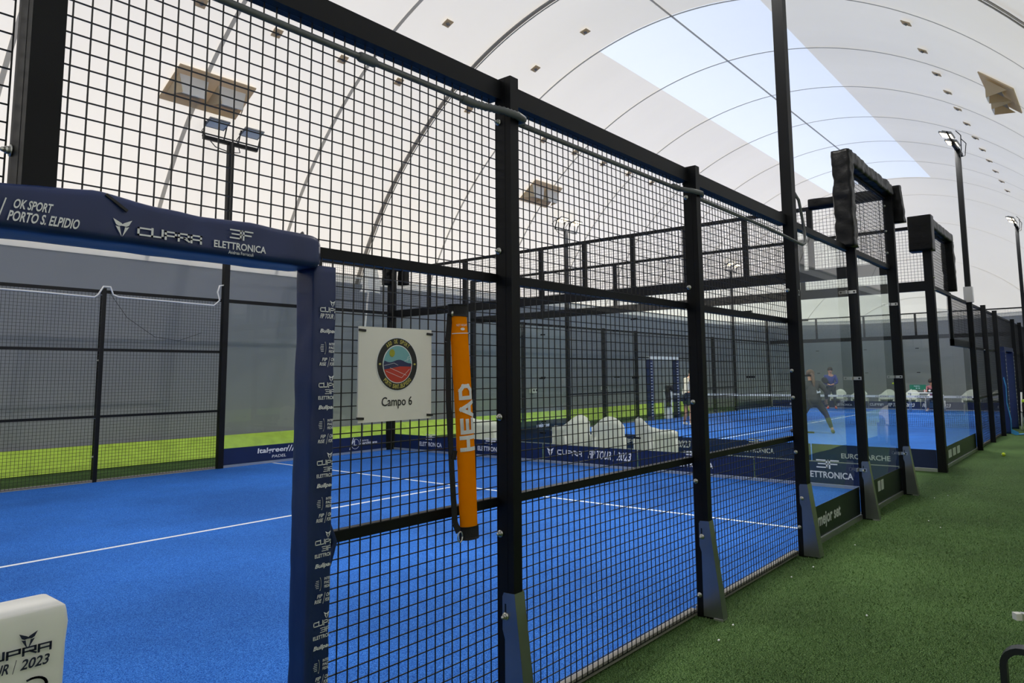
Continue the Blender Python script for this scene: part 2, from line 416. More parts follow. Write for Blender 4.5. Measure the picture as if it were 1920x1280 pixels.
# pale double edge on top of the lining and the lime skirt along the foot
def offset_ring(th, d):
    c = math.cos(R(th)); z = DB*math.sin(R(th)); P = []
    for x, y, z in ring(th):
        cx = min(max(x, X0), X1); v = Vector((x-cx, y-YC, 0)); v = v.normalized()
        P.append(Vector((x, y, z))-v*d)
    return P
b = MB()
ra = offset_ring(TH_L-.1, .05); rb = offset_ring(TH_L+.75, .05)
b.add(ra+rb, [(k, (k+1) % NR, NR+(k+1) % NR, NR+k) for k in range(NR)], 0, True)
r3 = offset_ring(TH_L+.9, .06); b.tube(r3+[r3[0]], .03, 6)
tag(b.build('trim_42', STRIPE), 'pale double welt on top of the grey lining', 'welt', kind='structure')
b = MB(); ra = offset_ring(0, .10); lv = []
for j in range(5):
    for k, p in enumerate(offset_ring(0, .62-.135*j)):
        q = p.copy(); q.z = .012+.095*j+(.03 if 0 < j < 4 else 0)*noise.noise(Vector((p.x*1.3, p.y*1.3, j*.5))); lv.append(q)
b.add(lv, [(j*NR+k, j*NR+(k+1) % NR, (j+1)*NR+(k+1) % NR, (j+1)*NR+k) for j in range(4) for k in range(NR) if seg(k) in 'NS'], 0, True)
tag(b.build('baseboard_dome', LIME), 'lime green tarpaulin skirt along the foot of the dome', 'skirt', kind='structure')

b = MB(); lv = []
for i in range(61):
    x = 9+i*.24
    for j, (yy, zz) in enumerate(((-2.42, .012), (-2.5, .13), (-2.62, .25), (-2.8, .33), (-3.2, .36))):
        k = noise.noise(Vector((x*1.1, j*.4, 3))); lv.append((x, yy+.06*k, zz+(.04*k+.02*math.sin(x*4)) * (j > 0)))
b.add(lv, [(i*5+j, i*5+j+1, i*5+j+6, i*5+j+5) for i in range(60) for j in range(4)], 0, True)
tag(b.build('baseboard_front', LIME), 'rumpled lime tarpaulin skirt on the walkway side', 'skirt', kind='structure')
# floor
YF = 10.2
b = MB(); b.box(X0-7.2, 36.8, -4.2, 13.0, -.2, 0)
tag(b.build('floor', GREENT), 'green artificial turf around the courts', 'floor', kind='structure')
def court(cx, nm, lab):
    b = MB(); b.box(cx-10, cx+10, 0.03, YF, -.005, .008, 0)
    z = .010
    def ln(x0, x1, y0, y1): b.box(x0, x1, y0, y1, .006, z, 1)
    for s in (-1, 1):
        ln(cx+s*7.05-.025, cx+s*7.05+.025, .05, YF-.05)
        xa, xb = sorted((cx+s*.1, cx+s*7.3)); ln(xa, xb, 5.255, 5.305)
    return tag(b.build(nm, [BLUET, LINE]), lab, 'court', kind='structure')
court(0, 'floor_court', 'blue turf court nearest the camera with white lines')
court(22.6, 'floor_court_far', 'blue turf of the second court where people play')
# short blades on the strip of turf nearest the camera
rng = np.random.default_rng(3); NB = 150000
bx = 1.2+ (rng.random(NB)**1.5)*14; by = -2.3+rng.random(NB)*2.28
az = rng.random(NB)*6.283; hh = (.006+.009*rng.random(NB))*np.clip((15-bx)/8, .2, 1); ww = .0016+.0014*rng.random(NB)*(1+bx*.08)
lean = .012*(rng.random((NB, 2))-.5)*2
V = np.zeros((NB, 3, 3))
V[:, 0] = np.c_[bx-ww*np.cos(az), by-ww*np.sin(az), np.zeros(NB)]; V[:, 1] = np.c_[bx+ww*np.cos(az), by+ww*np.sin(az), np.zeros(NB)]
V[:, 2] = np.c_[bx+lean[:, 0], by+lean[:, 1], hh]
me = bpy.data.meshes.new('grass_blades'); me.vertices.add(NB*3); me.loops.add(NB*3); me.polygons.add(NB)
me.vertices.foreach_set('co', V.ravel()); me.loops.foreach_set('vertex_index', np.arange(NB*3)); me.polygons.foreach_set('loop_start', np.arange(NB)*3)
me.polygons.foreach_set('loop_total', np.full(NB, 3)); me.update(calc_edges=True); me.materials.append(BLADE)
o = bpy.data.objects.new('artificial_grass', me); COL.objects.link(o)
tag(o, 'short green artificial grass on the walkway beside the fence', 'grass', kind='stuff')

# ------------------------------------------------------------------ fence kit
_wire = {}
def wire_mesh(w_, h_, axis, parent, loc, pitch=.05, r=.002):
    k = (round(w_, 3), round(h_, 3), axis)
    if k not in _wire:
        b = MB(); nx = max(1, int(round(w_/pitch))); nz = max(1, int(round(h_/pitch)))
        def add(p0, p1, a1, a2):
            p0, p1, a1, a2 = Vector(p0), Vector(p1), Vector(a1)*r, Vector(a2)*r
            vs = [p+i*a1+j*a2 for p in (p0, p1) for i, j in ((-1,-1), (1,-1), (1,1), (-1,1))]
            b.add(vs, [(0,1,5,4), (1,2,6,5), (2,3,7,6), (3,0,4,7)])
        ex = Vector((1,0,0)) if axis == 'x' else Vector((0,1,0)); ey = Vector((0,1,0)) if axis == 'x' else Vector((1,0,0)); ez = Vector((0,0,1))
        for i in range(nx+1): add(ex*(w_*i/nx), ex*(w_*i/nx)+ez*h_, ex, ey)
        for i in range(nz+1): add(ez*(h_*i/nz)+ey*r, ez*(h_*i/nz)+ex*w_+ey*r, ez, ey)
        o = b.build('wire_mesh', WIRE); _wire[k] = o.data; bpy.data.objects.remove(o)
    o = bpy.data.objects.new('wire_mesh', _wire[k]); COL.objects.link(o)
    o.parent = parent; o.location = Vector(loc)-Vector(ORG[parent.name])
    return o

def bolt(b, c, ax, s=1., r=.011):
    # dome nut with washer, pointing along ax
    c, a = Vector(c), Vector(ax)
    b.tube([c, c+a*.004*s], r*1.5*s, 10); b.tube([c+a*.004*s, c+a*.014*s], r*s, 6)
    b.tube([c+a*.014*s, c+a*.022*s, c+a*.027*s], [r*.75*s, r*.6*s, r*.2*s], 8)

def post(x, label, top=3.06, y0=-.1, y1=0., hx=.03, brace=True, side=-1, bolts=(.14, .88, 1.41, 2.2, 2.84), zb=0., cat='post', name='fence_post', marks=None, group=None):
    # rectangular steel post; side=-1: outer face looks to -Y
    t = thing(name, label, cat, (x, (y0+y1)/2, zb), group)
    b = MB(); b.box(x-hx, x+hx, y0, y1, zb, top)
    b.box(x-hx-.001, x-hx, y0+.036, y0+.04, zb, top) ; po = b.build('post_tube', BLACK, t)
    for z in bolts:
        q = MB(); bolt(q, (x-hx-.001, y1-.022 if side < 0 else y0+.022, z), (-1,0,0)); q.build('bolt', BOLT, t)
    if brace:
        yo = y0 if side < 0 else y1; s = side
        b = MB()
        prof = [(yo-s*.066, .605), (yo-s*.058, .622), (yo+s*.006, .625), (yo+s*.085, .012), (yo-s*.052, .012), (yo-s*.052, .42), (yo-s*.066, .46)]
        for sx in (-1, 1):
            b.prism([(p[0], p[1]) for p in prof], (x+sx*(hx+.003)-.0015, 0, zb), (0,1,0), (0,0,1), .003)
        b.add([(x-hx-.003, yo+s*.006, .625+zb), (x+hx+.003, yo+s*.006, .625+zb), (x+hx+.003, yo+s*.085, .012+zb), (x-hx-.003, yo+s*.085, .012+zb)], [(0,1,2,3)])
        br = b.build('brace_plate', STEEL, t)
        q = MB(); q.box(x-hx-.0052, x-hx-.0048, yo-s*.052, yo-s*.043, .53+zb, .575+zb); q.build('slot', WIRE, br)
        q = MB(); bolt(q, (x-hx-.004, yo-s*.047, .52+zb), (-1,0,0), 1.1); q.build('bolt', BOLT, br)
        q = MB(); q.box(x-hx-.012, x+hx+.004, yo+s*.02 if s > 0 else yo-.082, yo+.082 if s > 0 else yo-.02, .0, .012); q.build('foot_lug', ALU, br)
    if marks: 
        q = MB(); q.text(marks, (x-.012, y0-.0015, 2.3), (1,0,0), (0,0,1), .045, None, 0, .1); q.build('painted_number', INK, po)
    return t

def mesh_panel(xa, xb, y, label, rails=(.03, 1.02, 2.07, 3.0), z0=.03, z1=3.0, inward=1, sz=.04, group=None, big=False):
    t = thing('wire_mesh_fence', label, 'fence panel', ((xa+xb)/2, y, z0), group)
    o0, o1 = (y-.009, y+.034) if inward > 0 else (y-.034, y+.009)
    for z in rails:
        b = MB()
        if abs(z-z1) < .01 and z1 >= 3: b.box(xa, xb, o0-(.035 if big else 0), o1, z-(.05 if big else .025), z+(.045 if big else .025))
        elif z < .1: b.box(xa, xb, y+.001, y+.042, z-.02, z+.016)
        else: b.box(xa, xb, o0, o1, z-sz/2, z+sz/2)
        b.build('rail', RAILG if z < .1 else BLACK, t)
    wire_mesh(xb-xa, z1-z0, 'x', t, (xa, y-.004 if inward > 0 else y+.004, z0))
    return t

def clip(b, c, u, n):
    # black fixing bar for a glass joint: along u, on the face n
    c, u, n = Vector(c), Vector(u), Vector(n)
    b.bar(c-u*.065+n*.008, c+u*.065+n*.008, .012, .03)
def glass_side(xa, xb, y, label, zt=3.0, marks=None, top_rail=True, band=True, out=-1, bandmat=None, steel_clips=True, group=None):
    t = thing('glass_screen', label, 'glass panel', ((xa+xb)/2, y, 0), group)
    yg = y+.012*(-out)
    b = MB(); b.box(xa, xb, yg-.006, yg+.006, .05, zt-.03); b.build('pane', GLASS, t)
    b = MB(); b.box(xa, xb, yg-.025, yg+.025, .0, .05); b.build('base_rail', ALU, t)
    if top_rail:
        b = MB(); b.box(xa, xb, y-.03, y+.03, zt-.03, zt+.03); b.build('top_rail', BLACK, t)
    if band:
        b = MB(); yb = yg+out*.009
        b.box(xa, xb, min(yb, yb-out*.002), max(yb, yb-out*.002), .052, .345, 0)
        if marks: marks(b, yb+out*.0015 if out < 0 else yb-.0035)
        b.build('advertising_band', [bandmat or BANDB, INK], t)
    if steel_clips:
        for xx, sg in ((xa, 1), (xb, -1)):
            for z in (.53, 1.53, 2.5):
                if z > zt: continue
                if sg > 0: continue
                q = MB(); fx = xx+(.012 if xx > 9 else .0)
                q.box(fx-.007, fx-.002, -.088, -.006, z-.018, z+.018); q.box(fx-.07, fx-.002, yg-.014, yg-.008, z-.018, z+.018)
                cl = q.build('clip', ALU, t)
                q = MB(); q.tube([(fx-.006, -.066, z), (fx-.0115, -.066, z)], .011, 10); q.build('bolt', WIRE, cl)
    return t

def end_bay(X, ya, yb, label, marks=None, face=-1, uprights=2, back=None, mesh_top=4.0, group=None):
    # one bay of an end wall in the plane x=X, between ya<yb
    t = thing('end_wall_bay', label, 'glass wall bay', (X, (ya+yb)/2, 0), group)
    b = MB(); b.box(X-.006, X+.006, ya, yb, .05, 2.97); b.build('pane', GLASS, t)
    b = MB(); b.box(X-.025, X+.025, ya, yb, 0, .05); b.build('base_rail', ALU, t)
    b = MB(); b.box(X-.035, X+.035, ya, yb, 2.91, 3.07); b.build('beam', BLACK, t)
    b = MB(); b.box(X-.03, X+.03, ya, yb, 3.95, 4.0); b.build('top_rail', BLACK, t)
    n = 2 if uprights else 1
    for i in range(n):
        yy = ya+(yb-ya)*i/n
        if yy < .2: continue
        b = MB(); b.box(X-.03, X+.03, yy-.038, yy+.038, 3.06, 3.95); b.build('upright', BLACK, t)
    wire_mesh(yb-ya, .92, 'y', t, (X+.032, ya, 3.04))
    b = MB(); b.box(X+face*.0095-.001, X+face*.0095+.001, ya+.01, yb-.01, .052, .345)
    if marks: marks(b, X+face*.0118)
    b.build('advertising_band', [BAND, INK], t)
    if ya > .2:
        for z in (.54, 1.54, 2.53):
            q = MB(); clip(q, (X, ya, z), (0,1,0), (-1,0,0)); q.build('clip', BLACK, t)
    return t

# ------------------------------------------------------------------ first court: side nearest the camera
post(0.03, 'black steel post rising above the blue padded header at the gate', top=3.06, hx=.04, zb=2.08, brace=False, bolts=(2.22, 2.84), y0=-.12)
post(2, 'black fence post right of the hanging orange bag')
post(4, 'black fence post between the two wide mesh panels, seen left of the tall mast')
post(8, 'black post between the two side glass panels of the near court', bolts=(), top=3.0)
post(10, 'black corner post of the near court, taller than the glass beside it', top=4.0, bolts=(3.2, 3.5, 3.85), hx=.04, y0=-.1, y1=.02)
mesh_panel(-1.97, -.02, 0, 'black mesh panel above the gate cut off by the left picture edge', rails=(2.1, 3.0), z0=2.1, big=True)
mesh_panel(.07, 1.97, 0, 'black mesh above the blue padded gate header and the court sign', rails=(2.07, 3.0), z0=2.07, big=True)
mesh_panel(.985, 1.97, 0, 'black mesh carrying the court sign and the orange bag', rails=(.03, 1.02), z1=2.05)
mesh_panel(2.03, 3.97, 0, 'black mesh panel between the orange bag post and the next post', big=True)
mesh_panel(4.03, 5.95, 0, 'black mesh panel just left of the tall mast', big=True)
def mk_mejor(b, y): b.text('mejor set', (6.52, y, .115), (1,0,0), (0,0,1), .15, .72, 1, bold=.03)
def mk_blocks(b, y):
    for k in range(2): b.poly([(0,0),(.12,0),(.12,.12),(0,.12)], (8.75+.15*k, y, .19), (1,0,0), (0,0,1), 1)
    b.text('BAGNO', (8.70, y, .145), (1,0,0), (0,0,1), .022, .36, 1) if False else None
glass_side(6.05, 7.97, -.0, 'side glass panel with white lettering on its dark band, right of the mast', marks=mk_mejor)
glass_side(8.03, 9.95, -.0, 'side glass panel with two white blocks on its dark band, next to the corner', marks=mk_blocks)
# raised mesh wing over the last glass panel
t = thing('mesh_wing', 'raised black mesh wing above the near court corner glass', 'fence panel', (9, 0, 3.03))
wire_mesh(1.95, .95, 'x', t, (8.03, -.004, 3.03))
b = MB(); b.box(8.0, 9.96, -.02, .02, 3.94, 3.99); b.build('rail', BLACK, t)
b = MB(); b.box(7.98, 8.03, -.03, .02, 3.03, 3.99); b.build('stile', BLACK, t)
def pad(name, label, path, prof, amp=.012, fr=7., seed=1, mat=PADK, cat='padding', ties=()):
    b = MB(); b.sleeve(path, prof, amp, fr, 0, .03, seed); o = b.build(name, mat)
    return tag(o, label, cat)
pad('edge_padding', 'tall black padded sleeve on the upright edge of the near mesh wing', [(7.93, -.03, 3.0), (7.93, -.03, 4.12)], rrect(-.1, .1, -.1, .1, .03), .016, 9, 2)
pad('edge_padding', 'sloping black padded sleeve along the top of the near mesh wing', [(7.86, -.03, 4.05), (9.9, -.03, 4.05)], rrect(-.1, .1, -.08, .08, .03), .016, 6, 5)
pad('edge_padding', 'black padded sleeve hanging over the outer side of the near corner', [(10.07, -.06, 4.13), (10.12, -.09, 3.62)], rrect(-.13, .1, -.06, .08, .03), .014, 8, 7)

b = MB()


def pad_y(label, X, ya, yb, zc, hx=.08, hz=.07, seed=3, name='edge_padding'):
    b = MB(); n = 36; prof = rrect(-hx, hx, -hz, hz, .03); vs = []
    for i in range(n+1):
        y = ya+(yb-ya)*i/n
        for px, pz in prof:
            q = Vector((X+px, y, zc+pz)); k = noise.noise(q*8+Vector((seed, 0, 0)))*.012
            vs.append(q+Vector((px, 0, pz)).normalized()*k)
    m = len(prof)
    b.add(vs, [(i*m+k, i*m+(k+1) % m, (i+1)*m+(k+1) % m, (i+1)*m+k) for i in range(n) for k in range(m)]+[tuple(range(m))[::-1], tuple(n*m+k for k in range(m))], 0, True)
    return tag(b.build(name, PADK), label, 'padding')
pad_y('black padded sleeve along the top rail of the near end wall', 10, -.02, 1.0, 4.03)

# tall floodlight masts
def lamp_head(b1, b2, c, aim, s=1.):
    # flat flood lamp: housing b1, glass face b2, aimed along aim (unit, roughly downwards and sideways)
    c, a = Vector(c), Vector(aim).normalized(); u = Vector((1,0,0)); v = a.cross(u).normalized()
    b1.prism([(-.19*s,-.13*s), (.19*s,-.13*s), (.19*s,.13*s), (-.19*s,.13*s)], c, u, v, .03*s)
    n = u.cross(v).normalized(); k = 1 if n.dot(a) < 0 else -1
    q = c+n*(.03*s if k > 0 else 0); b1.prism([(-.13*s,-.09*s), (.13*s,-.09*s), (.13*s,.09*s), (-.13*s,.09*s)], q, u, v, .035*s*k if k > 0 else -.035*s)
    g = c-n*(.002 if k > 0 else -.032*s); b2.prism([(-.165*s,-.105*s), (.165*s,-.105*s), (.165*s,.105*s), (-.165*s,.105*s)], g, u, v, -.004*k)
LAMP_W = 105
def lamp_light(head, c, aim, t):
    L = bpy.data.lights.new('floodlight', 'AREA'); L.shape = 'RECTANGLE'; L.size = .32; L.size_y = .2; L.energy = LAMP_W; L.color = (1, .96, .9); L.spread = R(140)
    o = bpy.data.objects.new('floodlight', L); COL.objects.link(o); o.parent = head; o.location = Vector(c)-Vector(ORG[t.name])
    o.rotation_euler = Vector(aim).to_track_quat('-Z', 'Y').to_euler()
def mast(x, y, label, on, base=0., top=6.05, aim=1, hx=.05, extra=True, group=None):
    t = thing('floodlight_mast', label, 'floodlight mast', (x, y, base), group)
    b = MB(); b.box(x-hx, x+hx, y-.05, y+.05, base, top); b.build('pole', BLACK, t)
    b = MB(); b.box(x-.53, x+.53, y-.03, y+.03, top-.04, top+.03); b.build('crossbar', BLACK, t)
    for s in (-1, 1):
        cx = x+s*.34
        b1, b2 = MB(), MB(); lamp_head(b1, b2, (cx, y+aim*.12, top+.27), (0, aim*.36, -.93))
        h = b1.build('lamp_head', LAMPG, t); lamp_light(h, (cx, y+aim*.12, top+.2), (0, aim*.5, -.87), t) if on else None; b2.build('lamp_glass', LAMPON if on else LAMPOFF, h)
        b = MB()
        for q in (-.2, .2): b.bar((cx+q, y, top), (cx+q, y+aim*.1, top+.27), .03, .012, (1,0,0))
        b.build('bracket', BLACK, h)
        b = MB(); b.tube([(cx-.1, y-aim*.05, top+.28), (cx-.15, y-aim*.14, top+.15), (cx-.1*s, y-aim*.1, top-.1), (x+s*.06, y-aim*.02, top-.16)], .009, 6); b.build('cable', WIRE, h)
    return t
m6 = mast(6, -.05, 'tall black square mast rising out of the picture between mesh and glass', True, hx=.05, aim=1)
mast(-6, -.05, 'added floodlight mast out of view at left, brightening the near court', True, aim=1, top=6.25)  # unseen mast, added so its lamps brighten the near court
for z in (.25, .9, 1.38, 1.62, 2.35):
    q = MB(); bolt(q, (5.949, -.02, z), (-1,0,0)); q.build('bolt', BOLT, m6)
q = MB(); q.text('2', (5.985, -.1015, 2.3), (1,0,0), (0,0,1), .05, None, 0, .1); q.build('painted_number', INK, m6)
yo = -.1; b = MB()
prof = [(yo+.066, .605), (yo+.058, .622), (yo-.006, .625), (yo-.085, .012), (yo+.052, .012), (yo+.052, .42), (yo+.066, .46)]
for sx in (-1, 1): b.prism(prof, (6+sx*.053-.0015, 0, 0), (0,1,0), (0,0,1), .003)
b.add([(5.947, yo-.006, .625), (6.053, yo-.006, .625), (6.053, yo-.085, .012), (5.947, yo-.085, .012)], [(0,1,2,3)])
br = b.build('brace_plate', STEEL, m6)
q = MB(); bolt(q, (5.946, -.053, .5), (-1,0,0), 1.1); q.build('bolt', BOLT, br)

# blue padded gate
def gate_marks(b, y):
    U, W = (1,0,0), (0,0,1)
    z = 1.868
    seq = ['cupra', 'fip', 'bull', 'ipf', 'rise'] + ['cupra', '3f', 'bull', 'ipf', 'rise']*7
    for k, s in enumerate(seq):
        x0 = .903
        if s == 'cupra': cupra_mark(b, (x0+.052, y, z), U, W, .024); cupra_word(b, (x0, y, z-.032), U, W, .1, .016); z -= .052
        elif s == 'fip': fip_tour(b, (x0, y, z-.003), U, W, .1, .017); z -= .05
        elif s == '3f': elettronica(b, (x0, y, z-.022), U, W, .095); z -= .052
        elif s == 'bull': b.text('Bullpadel', (x0, y, z-.008), U, W, .018, .085, 1, .3, .03); z -= .052
        elif s == 'ipf':
            for i, tx in enumerate(('INTERNATIONAL', 'PADEL', 'FEDERATION')): b.text(tx, (x0+.04, y, z+.004-.013*i), U, W, .009, .075*(len(tx)/13)**.7, 1, 0, .02)
            b.strokes([[(.8+.25*math.cos(R(a)), .5+.62*math.sin(R(a))) for a in range(-65, 70, 13)]], (x0, y, z-.024), U, W, .026, .036, .09)
            for i in range(5): b.strokes([[(.15+.08*abs(i-2), .18+i*.16), (.75, .18+i*.16)]], (x0, y, z-.024), U, W, .024, .036, .05)
            z -= .054
        else:
            b.text('FIP', (x0+.012, y, z+.002), U, W, .012, .02, 1, .2, .02); b.text('RISE', (x0+.002, y, z-.014), U, W, .012, .026, 1, .2, .02)
            b.strokes([[(0,0),(.25,1)]], (x0+.036, y, z-.018), U, W, .034, .034, .04)
            b.text('OK SPORT', (x0+.048, y, z+.002), U, W, .012, .055, 1, .2, .02); b.text('PORTO S. ELPIDIO', (x0+.044, y, z-.014), U, W, .012, .07, 1, .2, .02); z -= .058
g = thing('padded_gate_post', 'dark blue padded gate post printed with sponsor names', 'padded post', (.95, -.03, 0))
b = MB(); b.sleeve([(.9275, -.0575, .0), (.9275, -.0575, 2.0)], rrect(-.0575, .0575, -.0475, .0475, .014, 3, 5), .004, 7, 0, .025, 3)
kp = len(b.v); gate_marks(b, -.1195)
b.v = b.v[:kp]+[(min(x, .966), y, z) for x, y, z in b.v[kp:]]   # the print is cut at the seam of the cover
b.build('padding', [NAVY, INK], g)
b = MB()
for k in range(19): b.box(.968, 1.02, -.02, -.013, .12+.1*k, .126+.1*k)
b.build('tie', WIRE, g)
b = MB(); b.sleeve([(.965, -.05, .88), (1.015, -.05, 1.02), (.97, -.05, 1.12)], rrect(-.03, .03, -.012, .012, .008, 2, 2), .004, 9, 0, .02, 8); b.build('loose_flap', NAVY, g)
h = thing('padded_gate_header', 'dark blue padded header over the gate with sponsor names', 'padded header', (0, -.05, 2.05))
b = MB(); n = 90; vs = []; prof = rrect(-.1, .08, -.062, .05, .022, 4, 5); k = len(prof)
for i in range(n+1):
    x = -1.02+1.915*i/n; bul = .028*max(0, 1-abs(x-.16)/.28)+.012*max(0, 1-abs(x-.62)/.3)
    e = min(1, (.9-x)/.05); e = .55+.45*math.sqrt(max(0, 1-(1-e)**2)) if e < 1 else 1
    for py, pz in prof:
        q = Vector((x, -.05+py*e, 2.047+(pz+(bul if pz > 0 else 0))*e)); q += Vector((0, py, pz)).normalized()*(.005*noise.noise(q*9))
        vs.append(q)
b.add(vs, [(i*k+j, i*k+(j+1) % k, (i+1)*k+(j+1) % k, (i+1)*k+j) for i in range(n) for j in range(k)]+[tuple(range(k))[::-1], tuple(n*k+j for j in range(k))], 0, True)
U, W, y = (1,0,0), (0,0,1), -.1575
b.text('FIP', (-.115, y, 2.036), U, W, .018, .04, 1, .25, .02); b.text('RISE', (-.125, y, 2.008), U, W, .02, .05, 1, .25, .02)
b.strokes([[(0,0),(.25,1)]], (-.065, y, 2.0), U, W, .06, .06, .05, 1)
b.text('OK SPORT', (-.035, y, 2.038), U, W, .025, .085, 1, .2, .025); b.text('PORTO S. ELPIDIO', (-.045, y, 2.005), U, W, .027, .16, 1, .2, .025)
cupra_mark(b, (.225, y, 2.03), U, W, .05, 1); cupra_word(b, (.265, y, 2.012), U, W, .19, .024, 1)
elettronica(b, (.49, y, 2.008), U, W, .175, 1, True)
b.build('padding', [NAVY, INK], h)
b = MB(); b.bar((.18, -.152, 2.115), (.235, -.16, 2.075), .007, .007); b.build('tie', WIRE, h); b = MB(); b.tube([(.825, -.1, 2.098), (.85, -.08, 2.116), (.88, -.05, 2.095)], .005, 6); b.build('tie', WIRE, h)

# court sign
s = thing('court_sign', 'white square court sign with round club emblem tied to the mesh', 'sign', (1.33, -.03, 1.61))
b = MB(); b.box(1.14, 1.52, -.032, -.026, 1.43, 1.80); b.text('Campo 6', (1.333, -.0335, 1.478), (1,0,0), (0,0,1), .047, .158, 1, 0, .012, 'c'); b.build('board', [SIGN, INKK], s)
b = MB(); c0 = Vector((1.333, -.0335, 1.655)); U, W = Vector((1,0,0)), Vector((0,0,1))
def disc(r, m, dy, n=48, a0=0, a1=360): b.poly([(r*math.cos(R(a0+(a1-a0)*k/n)), r*math.sin(R(a0+(a1-a0)*k/n))) for k in range(n)], c0-Vector((0, dy, 0)), U, W, m)
disc(.108, 1, 0); disc(.1045, 0, .0004); disc(.077, 1, .0008); disc(.0735, 2, .0012)
def cut(f):   # area of the inner disc below a curve
    xs = [-.0735+.147*k/30 for k in range(31)]; P = []
    for x in xs: P.append((x, min(max(f(x), -math.sqrt(max(0, .0735**2-x*x))), math.sqrt(max(0, .0735**2-x*x)))))
    Q = [(x, -math.sqrt(max(0, .0735**2-x*x))) for x in xs[::-1]]
    return P+Q[1:-1]
b.poly(cut(lambda x: .012+.006*math.sin(x*60+1)-.04*x*.8), c0-Vector((0, .0016, 0)), U, W, 3)
b.poly(cut(lambda x: -.022+.16*(x+.07) if x < .01 else -.0092-.01*(x-.01)), c0-Vector((0, .0020, 0)), U, W, 4)
b.poly([(-.03+.014*math.cos(R(a)), .044+.016*math.sin(R(a))) for a in range(0, 360, 20)], c0-Vector((0, .0020, 0)), U, W, 5)
def wl(*pts): b.strokes([[(x, y) for x, y in pts]], c0-Vector((0, .0024, 0)), U, W, 1, 1, .0013, 1)
wl((-.06, -.028), (.02, -.055)); wl((-.04, -.015), (.045, -.045)); wl((.02, -.055), (.062, -.02)); wl((-.07, -.006), (-.02, .004), (.0, -.004)); wl((.035, .012), (.068, .026)); wl((.05, .012), (.052, .028), (.066, .034), (.066, .014))
def arc_text(tx, rad, mid, span, flip):
    for i, ch in enumerate(tx):
        if ch == ' ': continue
        a = mid+(span/2-span*i/(len(tx)-1))*(1 if not flip else -1); th = R(a)
        u = U*math.sin(th)-W*math.cos(th); v = U*math.cos(th)+W*math.sin(th)
        if flip: u, v = -u, -v
        o = c0-Vector((0, .0012, 0))+(U*math.cos(th)+W*math.sin(th))*rad
        b.text(ch, o-v*.0075, u, v, .017 if ch not in "'" else .006, .0085 if ch not in "I'" else .003, 6, 0, .03, 'c')
arc_text('ASD OK SPORT', .0905, 90, 74, False); arc_text("PORTO SANT'ELPIDIO", .0905, 270, 92, True)
for sx in (-1, 1): b.poly([(.006*math.cos(R(a)), .004*math.sin(R(a))) for a in range(0, 360, 40)], c0+Vector((sx*.0905, -.0012, 0)), U, W, 6)
b.build('emblem', [INKK, INK, SKYB, HILL, CLAY, BALLP, GOLD], s)
for x, z in ((1.155, 1.785), (1.508, 1.782), (1.15, 1.447), (1.51, 1.444)):
    q = MB(); q.bar((x-.016, -.034, z+.001), (x+.016, -.034, z-.001), .007, .009); q.build('cable_tie', WIRE, s)

# hanging orange tube bag
g = thing('net_measure_bag', 'orange tube bag with black ends hanging on the outside of the mesh', 'bag', (1.65, -.08, .91))
A, B = Vector((1.642, -.07, 1.862)), Vector((1.708, -.07, .965))
b = MB(); vs = []; n = 40
for i in range(n+1):
    p = A.lerp(B, i/n)+Vector((.006*math.sin(i/n*3.1), 0, 0)); wv = .047+.003*noise.noise(p*9)
    vs += [p+Vector((wv*math.cos(R(a)), .03*math.sin(R(a)), 0)) for a in range(0, 360, 24)]
k = 15; b.add(vs, [(i*k+j, i*k+(j+1) % k, (i+1)*k+(j+1) % k, (i+1)*k+j) for i in range(n) for j in range(k)], 0, True)
tbm = b
for nm, P, Q in (('top_cap', A+Vector((-.003, 0, .052)), A), ('bottom_cap', B, B+Vector((.003, 0, -.055)))):
    b = MB(); vs = []
    for i in range(5):
        p = P.lerp(Q, i/4); vs += [p+Vector((.051*math.cos(R(a)), .034*math.sin(R(a)), 0)) for a in range(0, 360, 24)]
    b.add(vs, [(i*k+j, i*k+(j+1) % k, (i+1)*k+(j+1) % k, (i+1)*k+j) for i in range(4) for j in range(k)]+[tuple(range(k)), tuple(4*k+j for j in range(k))[::-1]], 0, True)
    b.build(nm, BLACKF, g)
b = tbm; D = (B-A).normalized(); S = Vector((1, 0, .055)).normalized()
def at(f, off): return A.lerp(B, f)+S*off+Vector((.006*math.sin(f*3.1), -.0318, 0))
HD = [[[(.12,0),(.12,1)], [(.88,0),(.88,1)], [(.12,.5),(.88,.5)]], [[(.9,.1),(.12,.1),(.12,.9),(.9,.9)], [(.12,.5),(.85,.5)]], [[(.08,0),(.5,.9),(.92,0)], [(.28,.3),(.72,.3)]], [[(.12,.1),(.12,.9),(.6,.9),(.88,.68),(.88,.32),(.6,.1),(.12,.1)]]]
kb = len(b.v)
def fine(L): return [[(p[0]+(q[0]-p[0])*t/8, p[1]+(q[1]-p[1])*t/8) for p, q in zip(l, l[1:]) for t in range(8)]+[l[-1]] for l in L]
for i, L in enumerate(HD):   # reads from the bottom upwards
    L = fine(L)
    b.strokes(L, at(.645-.0815*i, .034), -D, -S, .066, .060, .25, 1)
b.text('NET HEIGHT', at(.048, -.018), S, -D, .009, .05, 1); b.strokes(fine([[(0,0),(1,0)]]), at(.082, -.042), S, -D, .086, .1, .035, 1)
b.poly([(.010*math.cos(R(a)), .006*math.sin(R(a))) for a in range(0, 360, 30)], at(.062, .008), S, -D, 1)
wv = []
for p in b.v[kb:]:      # lay the print on the curved face of the tube
    p = Vector(p); f = max(0, min(1, (p-A).dot(D)/(B-A).length)); ax = A.lerp(B, f)+Vector((.006*math.sin(f*3.1), 0, 0))
    a = math.radians(270)+((p-ax).dot(S)-.016)/.042
    wv.append((ax.x+.0505*math.cos(a), ax.y+.0335*math.sin(a), p.z))
b.v = b.v[:kb]+wv
b.build('tube', [ORANGE, INK], g)
